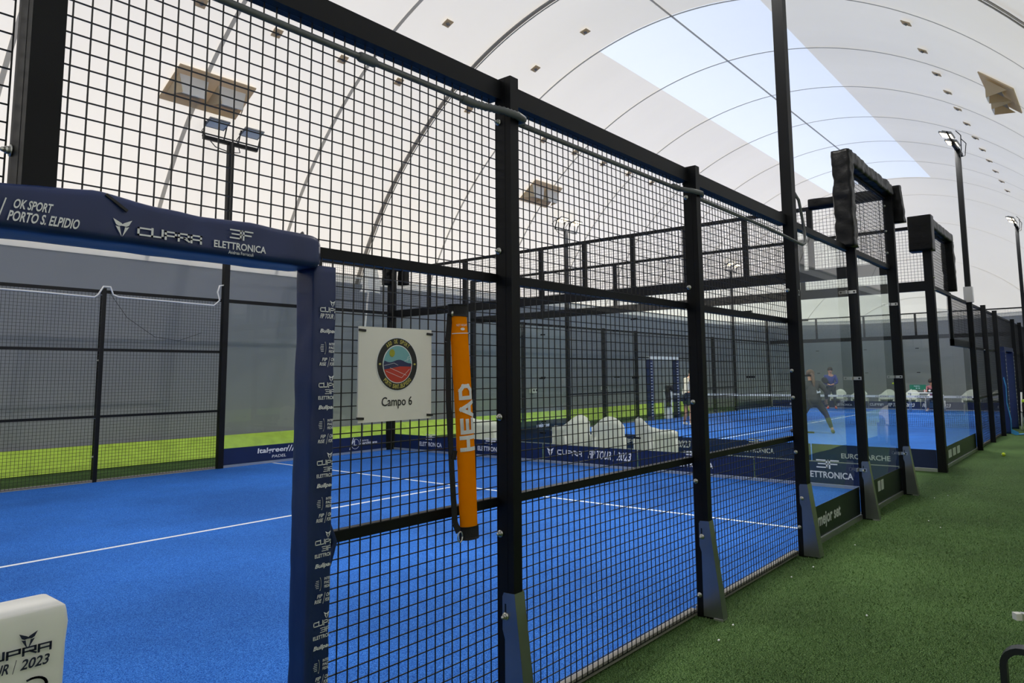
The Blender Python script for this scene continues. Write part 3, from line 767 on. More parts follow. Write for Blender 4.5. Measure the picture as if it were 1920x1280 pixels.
b = MB(); pts = [(1.59, -.072, 1.87), (1.575, -.075, 1.75), (1.583, -.072, 1.5), (1.601, -.075, 1.2), (1.622, -.072, .99), (1.64, -.075, .95)]
for p, q in zip(pts, pts[1:]): b.bar(p, q, .028, .005, (0,1,0))
b.bar((1.6, -.074, 1.275), (1.625, -.074, 1.268), .038, .01, (0,1,0)); b.build('shoulder_strap', BLACKF, g)
b = MB(); b.tube([(1.64+.014*math.cos(R(a)), -.085, .93+.022*math.sin(R(a))) for a in range(0, 361, 30)], .003, 6); b.build('clip_ring', BOLT, g)
b = MB(); b.tube([(1.6, -.08, 1.885), (1.592, -.085, 1.875), (1.596, -.08, 1.86)], .005, 6); b.build('clip_ring', BOLT, g)

# grey conduit clipped to the top of the fence
c = thing('conduit', 'grey plastic conduit running under the top rail and looping round the posts', 'conduit', (3, -.03, 2.88))
yC = -.02
b = MB(); b.tube([(-1.9, yC, 2.885), (.6, yC, 2.885), (1.78, yC, 2.885)], .014, 8); b.build('pipe', GREYP, c)
b = MB(); P = [(1.78, yC, 2.885), (1.86, -.04, 2.882), (1.93, -.09, 2.872), (1.99, -.128, 2.855), (2.04, -.12, 2.852), (2.07, -.06, 2.865), (2.10, yC, 2.875)]
Q = []
for p, q in zip(P, P[1:]): Q += [Vector(p).lerp(Vector(q), i/8) for i in range(8)]
b.tube(Q, [.017 if i % 2 else .0205 for i in range(len(Q))], 10); b.build('corrugated_sleeve', GREYP, c)
b = MB(); b.tube([(2.10, yC, 2.875), (3.85, yC, 2.88)], .014, 8); b.build('pipe', GREYP, c)
b = MB(); P = [(3.85, yC, 2.88), (3.93, -.09, 2.87), (4.0, -.125, 2.86), (4.06, -.1, 2.862), (4.12, yC, 2.87)]; b.tube(P, .018, 8); b.build('corrugated_sleeve', GREYP, c)
b = MB(); P = [(4.12, yC, 2.87), (5.5, yC, 2.86), (5.75, -.06, 2.83), (5.93, -.125, 2.78), (6.05, -.14, 2.77), (6.16, -.13, 2.80), (6.22, -.11, 2.92), (6.2, -.1, 3.06), (6.1, -.11, 3.2), (6.06, -.06, 3.32)]
b.tube([Vector(p) for p in P], .014, 8); b.build('pipe', GREYP, c)
for x in (1.17, 1.76, 2.12, 3.82):
    q = MB(); q.tube([(x-.045, yC, 2.885), (x-.035, yC, 2.885), (x+.035, yC, 2.885), (x+.045, yC, 2.885)], [.016, .021, .021, .016], 10); q.build('coupler', GREYP, c)

# net post cover and net of the first court
p = thing('net_post_cover', 'white padded net post cover with navy tournament lettering', 'net post cover', (0, .06, 0))
b = MB(); vs = []; lv = [0, .3, .6, .8, .9, .955, .985, .998, 1.003]
pr = rrect(-.19, .19, -.025, .135, .014, 4, 5); k = len(pr)
for i, z in enumerate(lv):
    sc = 1 if z < .99 else (.985 if z < 1.0 else .955)
    for x, y in pr:
        q = Vector((x*sc, (y-.055)*sc+.055, z)); q += Vector((x, y-.055, 0)).normalized()*(.004*noise.noise(q*10)+(.004 if abs(z-.955) < .01 else 0)); vs.append(q)
b.add(vs, [(i*k+j, i*k+(j+1) % k, (i+1)*k+(j+1) % k, (i+1)*k+j) for i in range(len(lv)-1) for j in range(k)]+[tuple((len(lv)-1)*k+j for j in range(k))], 0, True)
U, W, y = (1,0,0), (0,0,1), -.0335
cupra_mark(b, (.097, y, .936), U, W, .042, 1); cupra_word(b, (-.02, y, .898), U, W, .175, .02, 1); fip_tour(b, (-.05, y, .862), U, W, .195, .026, 1)
b.strokes([[(.5+.5*math.cos(R(a)), .5+.5*math.sin(R(a))) for a in range(-20, 130, 15)]], (.085, y, .79), U, W, .06, .045, .12, 1)
b.text('Bullpadel', (-.04, y, .785), U, W, .03, .14, 0, .3, .03); b.build('cover', [WHITEV, INKN], p)
def net(X, label):
    t = thing('padel_net', label, 'net', (X, 5.1, 0))
    b = MB(); r = .0022
    for i in range(int((YF-.5)/.05)+1): b.box(X-r, X+r, .25+i*.05-r, .25+i*.05+r, .02, .86)
    for i in range(18): b.box(X-r, X+r, .25, YF-.25, .02+i*.05-r, .02+i*.05+r)
    b.build('netting', WIRE, t)
    b = MB(); b.box(X-.012, X+.012, .2, YF-.2, .84, .90, 0)
    for i in range(9): 
        cupra_word(b, (X-.0135, 9.6-i*1.05, .855), (0,-1,0), (0,0,1), .36, .03); b.text('FIP TOUR', (X-.0135, 9.15-i*1.05, .855), (0,-1,0), (0,0,1), .03, .3, 1)
    b.build('tape', [INK, INKN], t)
    return t
net(0, 'black net of the near court just left of the picture')

# ------------------------------------------------------------------ first court: end wall and far side
def m3f(yc): return lambda b, x: elettronica(b, (x, yc+.34, .13), (0,-1,0), (0,0,1), .68)
def mcup(b, x): cupra_mark(b, (x, 5.83, .215), (0,-1,0), (0,0,1), .16); cupra_word(b, (x, 5.67, .17), (0,-1,0), (0,0,1), .55, .085); fip_tour(b, (x, 5.0, .145), (0,-1,0), (0,0,1), .86, .14)
wd = ['first bay from the outer corner under the padded rail', 'second bay from the outer corner', 'middle bay with tournament lettering', 'fourth bay from the outer corner', 'last bay at the far inner corner']
mk = [m3f(.95), m3f(3.0), mcup, m3f(7.3), m3f(9.0)]
for i in range(5): end_bay(10, .03 if i == 0 else 2*i, 2*(i+1) if i < 4 else YF-.05, "near court's glass end wall, "+wd[i], mk[i])
post(10, 'black corner post at the far inner corner of the near court', top=4.05, y0=YF-.03, y1=YF+.07, brace=False, bolts=())
post(9.86, 'second black post beside the far inner corner of the near court', top=4.05, y0=YF-.03, y1=YF+.05, brace=False, bolts=())
for (x, y, dx, dy, lab) in ((9.72, YF-.06, .09, .07, 'black padded block left of the far inner corner post'), (9.99, YF-.3, .07, .12, 'black padded block right of the far inner corner post')):
    b = MB(); b.sleeve([(x, y, 3.62), (x, y, 4.12)], rrect(-dy, dy, -dx, dx, .02), .008, 8, 0, .03, 4)
    tag(b.build('corner_padding', PADK), lab, 'padding')
post(4, 'black post in the far side fence left of the gate post, under a white cable', y0=YF, y1=YF+.08, side=1, brace=False, bolts=(.4, 1.0, 1.9, 2.95))
m_far = mast(6.02, YF, 'far floodlight mast with two unlit lamps seen through the mesh', False, aim=-1, top=5.95)
mesh_panel(2.03, 3.97, YF, 'far side mesh panel at the left picture edge', inward=1)
mesh_panel(4.03, 5.95, YF, 'far side mesh panel left of the far mast', inward=1)
mesh_panel(-.5, 1.97, YF, 'far side mesh panel beyond the left picture edge', inward=1)
def mk_ital(b, y): 
    b.text('Italgreen', (6.75, y, .175), (1,0,0), (0,0,1), .12, .62, 1, .1, .02); b.text('PADEL', (7.05, y, .1), (1,0,0), (0,0,1), .05, .3, 1, .2)
    for i in range(3): b.strokes([[(0,0),(.5,1)]], (7.36+i*.06, y, .2), (1,0,0), (0,0,1), .1, .1, .18)
def mk_banca(b, y):
    b.text('Banca', (9.1, y, .24), (1,0,0), (0,0,1), .05, .22, 1); b.text('marchigiana', (9.1, y, .165), (1,0,0), (0,0,1), .07, .45, 1, .15, .02)
    b.strokes([[(0,0),(.4,1)], [(.25,.5),(.55,.85),(.5,.3),(.7,.35)]], (8.84, y, .1), (1,0,0), (0,0,1), .22, .22, .09)
    b.strokes([[(.5+.5*math.cos(R(a)), .5+.5*math.sin(R(a))) for a in range(-150, 120, 15)]], (8.88, y, .1), (1,0,0), (0,0,1), .2, .2, .05)
glass_side(6.08, 7.99, YF, 'far side glass panel right of the far mast, lettered in white on navy', marks=mk_ital, out=-1, bandmat=BAND, steel_clips=False)
glass_side(8.01, 9.8, YF, 'far side glass panel ending at the far inner corner, with script lettering', marks=mk_banca, out=-1, bandmat=BAND, steel_clips=False)
t = thing('mesh_wing', 'raised mesh wing above the far side glass at the inner corner', 'fence panel', (8.9, YF, 3.03))
wire_mesh(1.75, .95, 'x', t, (8.05, YF, 3.03)); b = MB(); b.box(8.02, 9.82, YF-.02, YF+.02, 3.95, 4.0); b.build('rail', BLACK, t); b = MB(); b.box(8.0, 8.05, YF-.02, YF+.02, 3.03, 4.0); b.build('stile', BLACK, t)
c = thing('cable', 'white cable along the top of the far side fence', 'cable', (4, YF, 2.9))
P = [(2.0, YF-.02, 2.93), (3.0, YF-.02, 2.92), (3.85, YF-.02, 2.9), (3.9, YF-.03, 2.95), (3.97, YF-.03, 3.08), (4.07, YF-.03, 3.08), (4.12, YF-.02, 2.96), (4.2, YF-.02, 2.93), (5.8, YF-.02, 2.9), (5.9, YF-.03, 3.0), (5.84, YF-.06, 3.14), (5.88, YF-.05, 3.26), (5.97, YF-.02, 3.28)]
b = MB(); b.tube(P, .014, 6); b.build('cable_run', WHITEC, c)
b = MB(); b.tube([(4.06, YF-.02, 3.0), (4.35, YF-.02, 2.6), (4.8, YF-.02, 2.3), (5.2, YF-.02, 2.25), (5.6, YF-.02, 2.4)], .004, 5); tag(b.build('thin_wire', WIRE), 'thin dark wire drooping across the far side mesh', 'wire')
f = thing('flag', 'white banner flag on a leaning white pole behind the far corner', 'flag', (9.96, 11.2, 0))
b = MB(); b.tube([(9.92, 11.2, .0), (9.97, 11.2, 2.8), (10.12, 11.2, 4.35)], .022, 8); b.build('pole', WHITEC, f)
b = MB(); vs = []
for i in range(9):
    for j in range(9):
        x = 9.86+.06*(8-i)/8+ (.5-.14*(8-i)/8)*j/8; z = 4.15-.58*i/8-.02*math.sin(j); vs.append((x-(.07 if (i == 8 and j == 0) else 0), 11.17+.04*math.sin(j*1.2+i*.3), z))
b.add(vs, [(i*9+j, i*9+j+1, i*9+j+10, i*9+j+9) for i in range(8) for j in range(8)], 0, True); b.build('banner', WHITEV, f)

# ------------------------------------------------------------------ second court
CX = 12.6
post(CX, 'black corner post of the second court, riveted steel seen past the glass corner', top=3.62, hx=.06, y0=-.1, y1=.03, bolts=(), brace=False)
t = thing('corner_bracket', 'row of white rivets on the second court corner post', 'bracket', (CX, -.1, 3.0))
b = MB()
for z in (2.92, 3.12):
    for x in (-.035, .035): bolt(b, (CX+x, -.101, z), (0,-1,0), .8)
b.build('rivet', BOLT, t)
post(16.6, 'black post under the lit floodlight mast of the second court', top=3.08, bolts=(), brace=False, hx=.05)
post(18.6, 'black fence post next after the lit mast on the second court', top=3.08, bolts=(2.06,), brace=False)
post(20.6, 'third black fence post of the second court beside the blue gate', top=3.08, bolts=(), brace=False)
post(24.6, 'black fence post beyond the blue gate of the second court', top=3.08, bolts=(), brace=False)
post(26.6, 'black fence post far beyond the blue gate of the second court', top=3.08, bolts=(), brace=False)
post(28.6, 'black post under the farthest lit mast on the walkway side', top=3.08, bolts=(), brace=False)
post(32.6, 'black corner post at the far end of the second court on the walkway side', top=4.0, bolts=(), brace=False)
def mk_rr(b, y):
    b.text('RR', (12.95, y, .15), (1,0,0), (0,0,1), .1, .3, 1)
    for k in range(3): b.poly([(0,0),(.3,0),(.3,.13),(0,.13)], (13.4+.42*k, y, .14), (1,0,0), (0,0,1), 1)
def mk_wide(b, y): b.text('Andreani', (15.2, y, .17), (1,0,0), (0,0,1), .1, .9, 1)
glass_side(12.66, 14.6, 0, "second court's side glass at the corner, blocks printed on its dark band", marks=mk_rr, steel_clips=False)
glass_side(14.6, 16.55, 0, "second court's shorter side glass below a small mesh frame", zt=2.1, top_rail=False, steel_clips=False)
t = mesh_panel(14.62, 16.53, 0, 'small framed mesh above the shorter side glass of the second court', rails=(2.12, 3.0), z0=2.1)
b = MB(); b.box(14.6, 14.68, -.02, .05, 2.08, 3.0); b.build('stile', BLACK, t); b = MB(); b.box(14.6, 16.55, -.03, .05, 2.06, 2.18); b.build('rail', BLACK, t)
mast(16.6, -.05, 'floodlight mast with two lit lamps above the second court corner', True, base=3.08, top=6.25, aim=1, hx=.05)
mast(28.6, -.05, 'farthest floodlight mast at the right picture edge, lamps lit', True, base=3.08, top=6.45, aim=1)
b = MB(); b.box(16.52, 16.68, -.13, .03, 3.0, 3.32); tag(b.build('mast_clamp', ALU), 'silver clamp at the foot of the lit mast on the second court', 'clamp')
for xa, xb, lab in ((16.65, 18.57, 'mesh panel just right of the lit mast on the second court'), (18.63, 20.57, 'mesh panel before the blue gate of the second court'), (24.63, 26.57, 'mesh panel first after the blue gate of the second court'), (26.63, 28.57, 'mesh panel second after the blue gate of the second court')):
    mesh_panel(xa, xb, 0, lab)
mesh_panel(20.63, 24.57, 0, 'mesh panel above the blue gate of the second court', rails=(2.1, 3.0), z0=2.1)
glass_side(28.66, 30.6, 0, 'side glass first from the far end mast, walkway side', steel_clips=False); glass_side(30.6, 32.5, 0, 'last side glass at the far end, walkway side', steel_clips=False)
t = thing('mesh_wing', 'raised mesh wing above the second court corner glass', 'fence panel', (13.6, 0, 3.03))
wire_mesh(1.9, .95, 'x', t, (12.68, -.004, 3.03)); b = MB(); b.box(12.6, 14.6, -.02, .02, 3.94, 3.99); b.build('rail', BLACK, t)
pad('edge_padding', 'black padded sleeve along the top of the second court wing', [(12.6, -.03, 4.04), (14.55, -.03, 4.04)], rrect(-.1, .1, -.08, .08, .03), .01, 6, 11)
pad('edge_padding', 'black padded sleeve down the upright edge of the second court wing', [(14.58, -.03, 3.98), (14.62, -.03, 3.06)], rrect(-.1, .1, -.09, .09, .03), .012, 8, 12)
b = MB(); b.sleeve([(12.56, .02, 3.56), (12.56, .02, 4.14)], rrect(-.16, .19, -.14, .12, .03), .006, 5, 0, .03, 13)
tag(b.build('corner_padding', PADK), 'bulky black padded block capping the second court corner', 'padding')
def mm5(i):
    def f(b, x):
        yc = 2*i+1
        if i == 0: b.text('EUROMARCHE', (x, 1.5, .12), (0,-1,0), (0,0,1), .085, .78, 1, 0, .02); b.strokes([[(.1,1),(.4,.2),(.9,.6)]], (x, 1.2, .22), (0,-1,0), (0,0,1), .12, .1, .28)
        elif i == 2: fip_tour(b, (x, 5.3, .14), (0,-1,0), (0,0,1), .95, .14); cupra_word(b, (x, 5.95, .17), (0,-1,0), (0,0,1), .5, .08)
        elif i in (1, 3): elettronica(b, (x, yc+.35, .13), (0,-1,0), (0,0,1), .68)
        else: b.text('mejor set', (x, yc+.5, .12), (0,-1,0), (0,0,1), .13, .6, 1, 0, .03)
    return f
w5 = ['bay at the walkway corner', 'second bay from the walkway', 'middle bay', 'fourth bay from the walkway', 'bay at the far inner corner']
for i in range(5): end_bay(CX, .03 if i == 0 else 2*i, 2*(i+1) if i < 4 else YF-.05, "second court's near glass end wall, "+w5[i], mm5(i), uprights=0)
def mm6(i):
    def f(b, x):
        yc = 2*i+1
        if i == 2: fip_tour(b, (x, 5.25, .13), (0,-1,0), (0,0,1), 1.0, .15); cupra_word(b, (x, 5.95, .16), (0,-1,0), (0,0,1), .55, .09)
        elif i == 1: fip_tour(b, (x, 3.95, .13), (0,-1,0), (0,0,1), 1.0, .15); 
        else: elettronica(b, (x, yc+.35, .13), (0,-1,0), (0,0,1), .68)
    return f
for i in range(5): end_bay(32.6, .03 if i == 0 else 2*i, 2*(i+1) if i < 4 else YF-.05, "second court's far glass end wall, "+w5[i], mm6(i), uprights=0)
# far side of the second court
for x, lab in ((12.6, 'near inner corner post'), (14.6, 'first post'), (18.6, 'third post'), (20.6, 'fourth post'), (24.6, 'sixth post beyond the blue gate'), (26.6, 'seventh post beyond the blue gate'), (32.6, 'far inner corner post')):
    post(x, 'black far side fence post of the second court, '+lab, top=4.0 if x in (12.6, 32.6) else 3.05, y0=YF, y1=YF+.1, side=1, brace=False, bolts=(), hx=.04)
mast(16.6, YF, 'far side floodlight mast with two glowing lamps, seen through the fence', True, aim=-1, top=5.9)
mast(28.6, YF, 'smallest distant floodlight mast with glowing lamps on the far side', True, aim=-1, top=5.95)
def mk_mej2(b, y): b.text('mejor set', (15.1, y, .13), (1,0,0), (0,0,1), .13, .6, 1, 0, .03)
for xa, xb, lab, mkk in ((12.65, 14.56, 'first pane', None), (14.64, 16.54, 'second pane with white lettering', mk_mej2), (28.66, 30.6, 'pane first after the distant mast', None), (30.6, 32.55, 'last pane at the far end', None)):
    glass_side(xa, xb, YF, "far side glass of the second court, "+lab, out=-1, bandmat=BANDB, steel_clips=False, marks=mkk)
for xa, xb, lab in ((16.66, 18.56, 'first after the mast'), (18.64, 20.56, 'second after the mast'), (24.64, 26.56, 'first beyond the blue gate'), (26.64, 28.55, 'second beyond the blue gate')):
    mesh_panel(xa, xb, YF, 'far side mesh panel of the second court, '+lab)
mesh_panel(20.64, 24.56, YF, 'far side mesh panel over the blue gate of the second court', rails=(2.15, 3.0), z0=2.15)
def blue_gate(y, side):
    t = thing('padded_gate', 'distant blue padded gate frame of the second court on the '+side, 'padded gate', (22.4, y, 0))
    for x in (21.45, 23.35):
        b = MB(); b.sleeve([(x, y, 0), (x, y, 2.1)], rrect(-.09, .09, -.09, .09, .02), .006, 8, 0, .06, x); pp = b.build('padded_post', NAVY, t)
        q = MB()
        for k in range(19): q.box(x-.095 if x < 22 else x-.1, x+.02, y-.094, y-.0925, .15+.1*k, .172+.1*k)
        q.build('lettering', INK, pp)
    b = MB(); b.box(21.36, 23.44, y-.08, y+.08, 2.1, 2.2); b.build('padded_header', WHITEV if side == 'far side' else NAVY, t)
    return t
blue_gate(-.04, 'walkway side'); blue_gate(YF+.03, 'far side')
n5 = net(22.6, 'black net with white tape across the second court')
for y, lab in ((YF-.02, 'white net post cover of the second court standing in the far gate'), (.1, 'white net post cover of the second court beside the walkway gate')):
    t = thing('net_post_cover', lab, 'net post cover', (22.6, y, 0))
    b = MB(); b.sleeve([(22.6, y, 0), (22.6, y, 1.02)], rrect(-.09, .09, -.17, .17, .02), .004, 6, 0, .05, 2); b.build('cover', WHITEV, t)
b = MB(); vs = []
b.sleeve([(22.42, YF-.12, 1.1), (22.42, YF-.14, .45)], rrect(-.05, .06, -.1, .12, .03), .03, 6, 0, .05, 9); b.sleeve([(22.42, YF-.13, 1.08), (22.6, YF-.06, 1.13), (22.75, YF, 1.02)], rrect(-.16, .12, -.06, .06, .03), .02, 6, 0, .05, 4)
tag(b.build('jacket', BLACKF), 'dark jacket draped over the net post cover in the far gate', 'jacket')
for x, lab in ((17.8, 'left'), (22.0, 'right')):
    t = thing('wall_oblong', 'white double socket box on the grey lining, '+lab+' one of the two', 'oblong', (x, 12.42, 1.1))  # pale box with two dark discs set against the lining
    b = MB(); b.box(x-.15, x+.15, 12.40, 12.53, 1.02, 1.18); b.build('box', PLASTIC, t)
    for q in (-.07, .07): b = MB(); b.tube([(x+q, 12.402, 1.1), (x+q, 12.39, 1.1)], .035, 10); b.build('dark_disc', INKK, t)
# light blue strap, ball, crumbs
b = MB(); P = [Vector((20.55, -.14, 1.42)), Vector((20.6, -.17, 1.2)), Vector((20.72, -.15, .8)), Vector((20.78, -.2, .4)), Vector((20.9, -.18, .1)), Vector((21.1, -.3, .015)), Vector((21.5, -.45, .012))]
for p, q in zip(P, P[1:]): b.bar(p, q, .11, .012, (0,1,0) if p.z > .05 else (0,0,1))
tag(b.build('resistance_band', LBLUE), 'light blue rubber band hanging beside the distant blue gate', 'strap')
b = MB(); b.ball((15.64, -.54, .033), .034, 0, (1,1,1), 18)
b.tube([(15.64+.0345*math.cos(R(a))*.9, -.54+.0345*math.sin(R(a)), .033+.012*math.sin(R(2*a))) for a in range(0, 361, 15)], .002, 5, 1)
tag(b.build('padel_ball', [BALL, INK]), 'yellow padel ball lying on the green turf beside the second court', 'ball')
for k, (x, y) in enumerate(((3.6, -.32), (3.9, -.28), (5.2, -.2), (5.6, -.24), (6.6, -.3), (8.2, -.62), (7.9, -.78), (4.6, -.9), (9.8, -.4), (10.1, -.5))):
    b = MB(); b.prism([(0,0), (.02,.004), (.026,.014), (.004,.012)], (x, y, .012), (1,0,0), (0,1,0), .004)
    tag(b.build('paper_scrap', INK), 'tiny white scrap lying on the green turf', 'scrap', 'white scraps on the turf')

# ------------------------------------------------------------------ dome fittings
def frame_at(x, th, side):
    p = dome_pt(x, th, side, .05); q = dome_pt(x, th+1, side, .05); v = (q-p).normalized(); u = Vector((1,0,0)); n = u.cross(v).normalized()
    if n.dot(Vector((x, YC, 2))-p) < 0: n = -n
    return p, u, v, n
def vent(x0, x1, ta, tb, side, label):
    xm, tm = (x0+x1)/2, (ta+tb)/2; p, u, v, n = frame_at(xm, tm, side); w2 = (x1-x0)/2; h2 = .36
    t = thing('dome_vent', label, 'vent', p)
    b = MB(); b.prism([(-w2-.06, -h2), (w2-.06, -h2), (w2+.06, h2), (-w2+.06, h2)], p, u, v, .02); b.build('backing_sheet', TAN, t)
    for s in (-1, 1):
        c = p+u*(s*w2*.5)+n*.03
        b = MB(); A = [c-u*.26+v*.2, c+u*.26+v*.2, c+u*.2-v*.02+n*.24, c-u*.2-v*.02+n*.24]
        b.add(A+[a-v*.015 for a in A], [(0,1,2,3), (7,6,5,4), (0,4,5,1), (1,5,6,2), (2,6,7,3), (3,7,4,0)], 0); hd = b.build('hood', HOOD, t)
        for q in (-1, 1):
            b = MB(); e0 = c+u*(q*.26)+v*.2; e1 = c+u*(q*.2)-v*.02+n*.24; e2 = c+u*(q*.34)-v*.26
            b.add([e0, e1, e2, e0+u*.012, e1+u*.012, e2+u*.012], [(0,1,2), (5,4,3), (0,3,4,1), (1,4,5,2), (2,5,3,0)]); b.build('gusset', TAN, t)
        b = MB(); b.prism([(-.2,-.16), (.2,-.16), (.22,.04), (-.22,.04)], c+n*.03, u, v, .012); b.build('flap', TAN, t)
        b = MB(); b.prism([(-.06,-.05), (.06,-.05), (.06,.04), (-.06,.04)], c+n*.05-v*.02, u, v, .02); b.build('latch', PATCH, t)
vent(4.72, 6.12, 45, 50, 1, 'tan double hooded vent on the dome above the unlit far lamps')
vent(14.4, 15.65, 45, 50, 1, 'tan double hooded vent on the dome above the glowing far lamps')
vent(14.36, 15.92, 46, 51, -1, 'double hooded vent on the near side of the dome at the right')
for side, th, xs in ((1, 57.7, [4.67, 6.03, 7.43, 8.82, 10.9, 12.3, 13.7, 15.1, 16.5, 17.9, 19.3]), (1, 69, [3.3, 4.67, 6.03, 7.43, 8.82, 11.57]), (1, 79, [8.82, 11.57]), (-1, 58.2, [11.6, 12.98, 14.4, 15.8, 17.07, 18.38, 19.7, 21.1, 22.43, 23.8, 25.25, 26.8, 28.4])):
    for x in xs:
        p, u, v, n = frame_at(x, th, side)
        t = thing('anchor_patch', 'small grey square anchor patch on the '+('far slope' if side > 0 else 'near slope')+' of the dome', 'patch', p, 'dome anchor patches on the '+('far' if side > 0 else 'near')+' slope')
        b = MB(); b.prism([(-.085,-.085), (.085,-.085), (.085,.085), (-.085,.085)], p+n*(.0), u, v, .012 if n.dot(u.cross(v)) > 0 else -.012); b.build('square', TAN, t)
        b = MB(); b.tube([p+n*.01, p+n*.035], .035, 8); b.bar(p+n*.025-u*.05, p+n*.025+u*.05, .02, .016, n); b.build('plug', PATCH, t)

# ------------------------------------------------------------------ white tub chairs
def tub_proto(label):
    t = thing('plastic_armchair', label, 'chair', (0,0,0))
    # curved shell: back at -x, arms at +-y ; outline in plan is a U
    path = [(.30, .30), (.1, .31), (-.12, .305), (-.24, .27), (-.30, .17), (-.315, 0), (-.30, -.17), (-.24, -.27), (-.12, -.305), (.1, -.31), (.30, -.30)]
    P = []
    for a, c in zip(path, path[1:]): P += [(a[0]+(c[0]-a[0])*i/4, a[1]+(c[1]-a[1])*i/4) for i in range(4)]
    P.append(path[-1]); n = len(P); vs = []
    for inner in (0, 1):
        for j in range(6):
            for i, (x, y) in enumerate(P):
                s = i/(n-1); back = math.exp(-((s-.5)/.17)**2); top = .60+.22*back-.05*max(0, abs(s-.5)-.42)/.08
                fl = 1+.10*j/5*back
                k = .965 if inner else 1.0; z = .12+(top-.12)*j/5-(.0 if inner == 0 else .004)
                vs.append((x*fl*k, y*k, z))
    b = MB(); L = 6*n
    fs = [(j*n+i, j*n+i+1, (j+1)*n+i+1, (j+1)*n+i) for j in range(5) for i in range(n-1)]
    fs += [tuple(L+q for q in f[::-1]) for f in fs]
    fs += [(5*n+i, 5*n+i+1, L+5*n+i+1, L+5*n+i) for i in range(n-1)]+[(i+1, i, L+i, L+i+1) for i in range(n-1)]
    fs += [(j*n, (j+1)*n, L+(j+1)*n, L+j*n) for j in range(5)]+[((j+1)*n+n-1, j*n+n-1, L+j*n+n-1, L+(j+1)*n+n-1) for j in range(5)]
    b.add(vs, fs, 0, True); b.build('back_shell', PLASTIC, t)
    b = MB(); b.prism([(-.28,-.22), (-.2,-.29), (.3,-.28), (.32,0), (.3,.28), (-.2,.29), (-.28,.22)], (0,0,.40), (1,0,0), (0,1,0), .03); b.build('seat', PLASTIC, t)
    for sx, sy in ((1,1), (1,-1), (-1,1), (-1,-1)):
        b = MB(); b.tube([(sx*.25, sy*.275, .42), (sx*.265, sy*.285, .2), (sx*.28, sy*.295, 0)], [.045, .034, .022], 8); b.build('leg', PLASTIC, t)
    return t
ch0 = tub_proto('white plastic armchair half hidden behind the orange bag')
ch0.location = (11.3, 8.7, 0); ch0.rotation_euler.z = R(-50); G = 'white armchairs between the two courts'; ch0['group'] = G
for x, y, r, lab in ((11.2, 6.2, 64, 'white plastic armchair behind the end wall, left of the wide pair'), (11.15, 5.32, 38, 'white plastic armchair behind the glass end wall, left one of the wide pair'), (11.25, 4.36, -30, 'white plastic armchair behind the glass end wall, right one of the wide pair')):
    copy_thing(ch0, (x, y, 0), R(r), lab, G)
for i, (y, r, lab) in enumerate(((7.5, 178, 'just behind the player in blue'), (6.6, 185, 'left of the middle glass post'), (5.45, 180, 'seen between the two glass posts'), (4.55, 176, 'left of the corner post'), (2.35, 182, 'seen through the corner glass'), (1.4, 178, 'last towards the walkway'))):
    copy_thing(ch0, (33.6, y, 0), R(r), 'white plastic armchair behind the far end wall, '+lab, 'white armchairs behind the far end wall')
copy_thing(ch0, (17.6, -1.7, 0), R(150), 'white plastic armchair on the walkway beside the second court', 'white armchairs on the walkway')
copy_thing(ch0, (29.4, -1.6, 0), R(30), 'white plastic armchair at the far end of the walkway', 'white armchairs on the walkway')

# camping chairs on the walkway
t = thing('folding_armchair', 'folding chair with black arm and silver tube, cut off at the lower right', 'chair', (2.85, -2.2, 0))
def flat_tube(b, pts, w, th, m=0):
    pts = [Vector(p) for p in pts]; vs = []
    for i, p in enumerate(pts):
        d = (pts[min(i+1, len(pts)-1)]-pts[max(i-1, 0)]).normalized(); a = Vector((1,0,0)); a = (a-d*a.dot(d)).normalized(); c = d.cross(a)
        vs += [p+a*w/2*i1+c*th/2*i2 for i1, i2 in ((-1,-1), (1,-1), (1,1), (-1,1))]
    b.add(vs, [(i*4+j, i*4+(j+1) % 4, (i+1)*4+(j+1) % 4, (i+1)*4+j) for i in range(len(pts)-1) for j in range(4)]+[(3,2,1,0), tuple((len(pts)-1)*4+j for j in range(4))], m)
def armloop(x):
    P = [(x, -1.885, 0.0), (x, -1.885, .3), (x, -1.885, .5)]
    P += [(x, -1.945+.06*math.cos(R(a)), .545+.06*math.sin(R(a))) for a in range(0, 91, 15)]
    P += [(x, -2.1, .602), (x, -2.3, .595), (x, -2.45, .59)]
    return P
b = MB(); flat_tube(b, armloop(2.62), .05, .022); b.build('arm_loop', M('black_plastic_arm', (34, 36, 42), .35), t)
for x in (2.62, 3.12):
    b = MB(); b.tube([(x, -2.45, 0), (x, -2.45, .6), (x, -2.5, 1.0)], .014, 8); b.build('back_leg', ALU, t)
b = MB(); b.bar((2.93, -1.895, .633), (2.945, -1.915, .633), .028, .026); b.build('tube_end', PLASTIC, t)
b = MB(); b.bar((2.945, -1.915, .633), (3.12, -2.46, .633), .028, .026); b.build('arm_tube', ALU, t)
b = MB(); b.tube([(3.06, -2.27, .62), (3.06, -2.27, 0)], .013, 8); b.build('front_leg', ALU, t)
b = MB(); b.box(2.64, 3.1, -2.44, -2.06, .40, .415); b.build('seat', BLACKF, t)
b = MB(); b.box(2.63, 3.11, -2.52, -2.49, .62, 1.0); b.build('backrest', BLACKF, t)
t = thing('camp_chair', 'distant camp chair with white frame holding a black and lime bag', 'chair', (23.3, -.45, 0))
for a, c in (((22.95, -.22, 0), (23.1, -.26, 1.0)), ((23.0, -.75, 0), (23.1, -.75, 1.0)), ((23.6, -.25, 0), (22.95, -.25, .5)), ((23.6, -.75, 0), (22.95, -.75, .5))):
    b = MB(); b.tube([a, c], .022, 8); b.build('leg', WHITEC, t)
b = MB(); b.box(22.95, 23.5, -.78, -.22, .46, .5); b.build('seat', BLACKF, t)
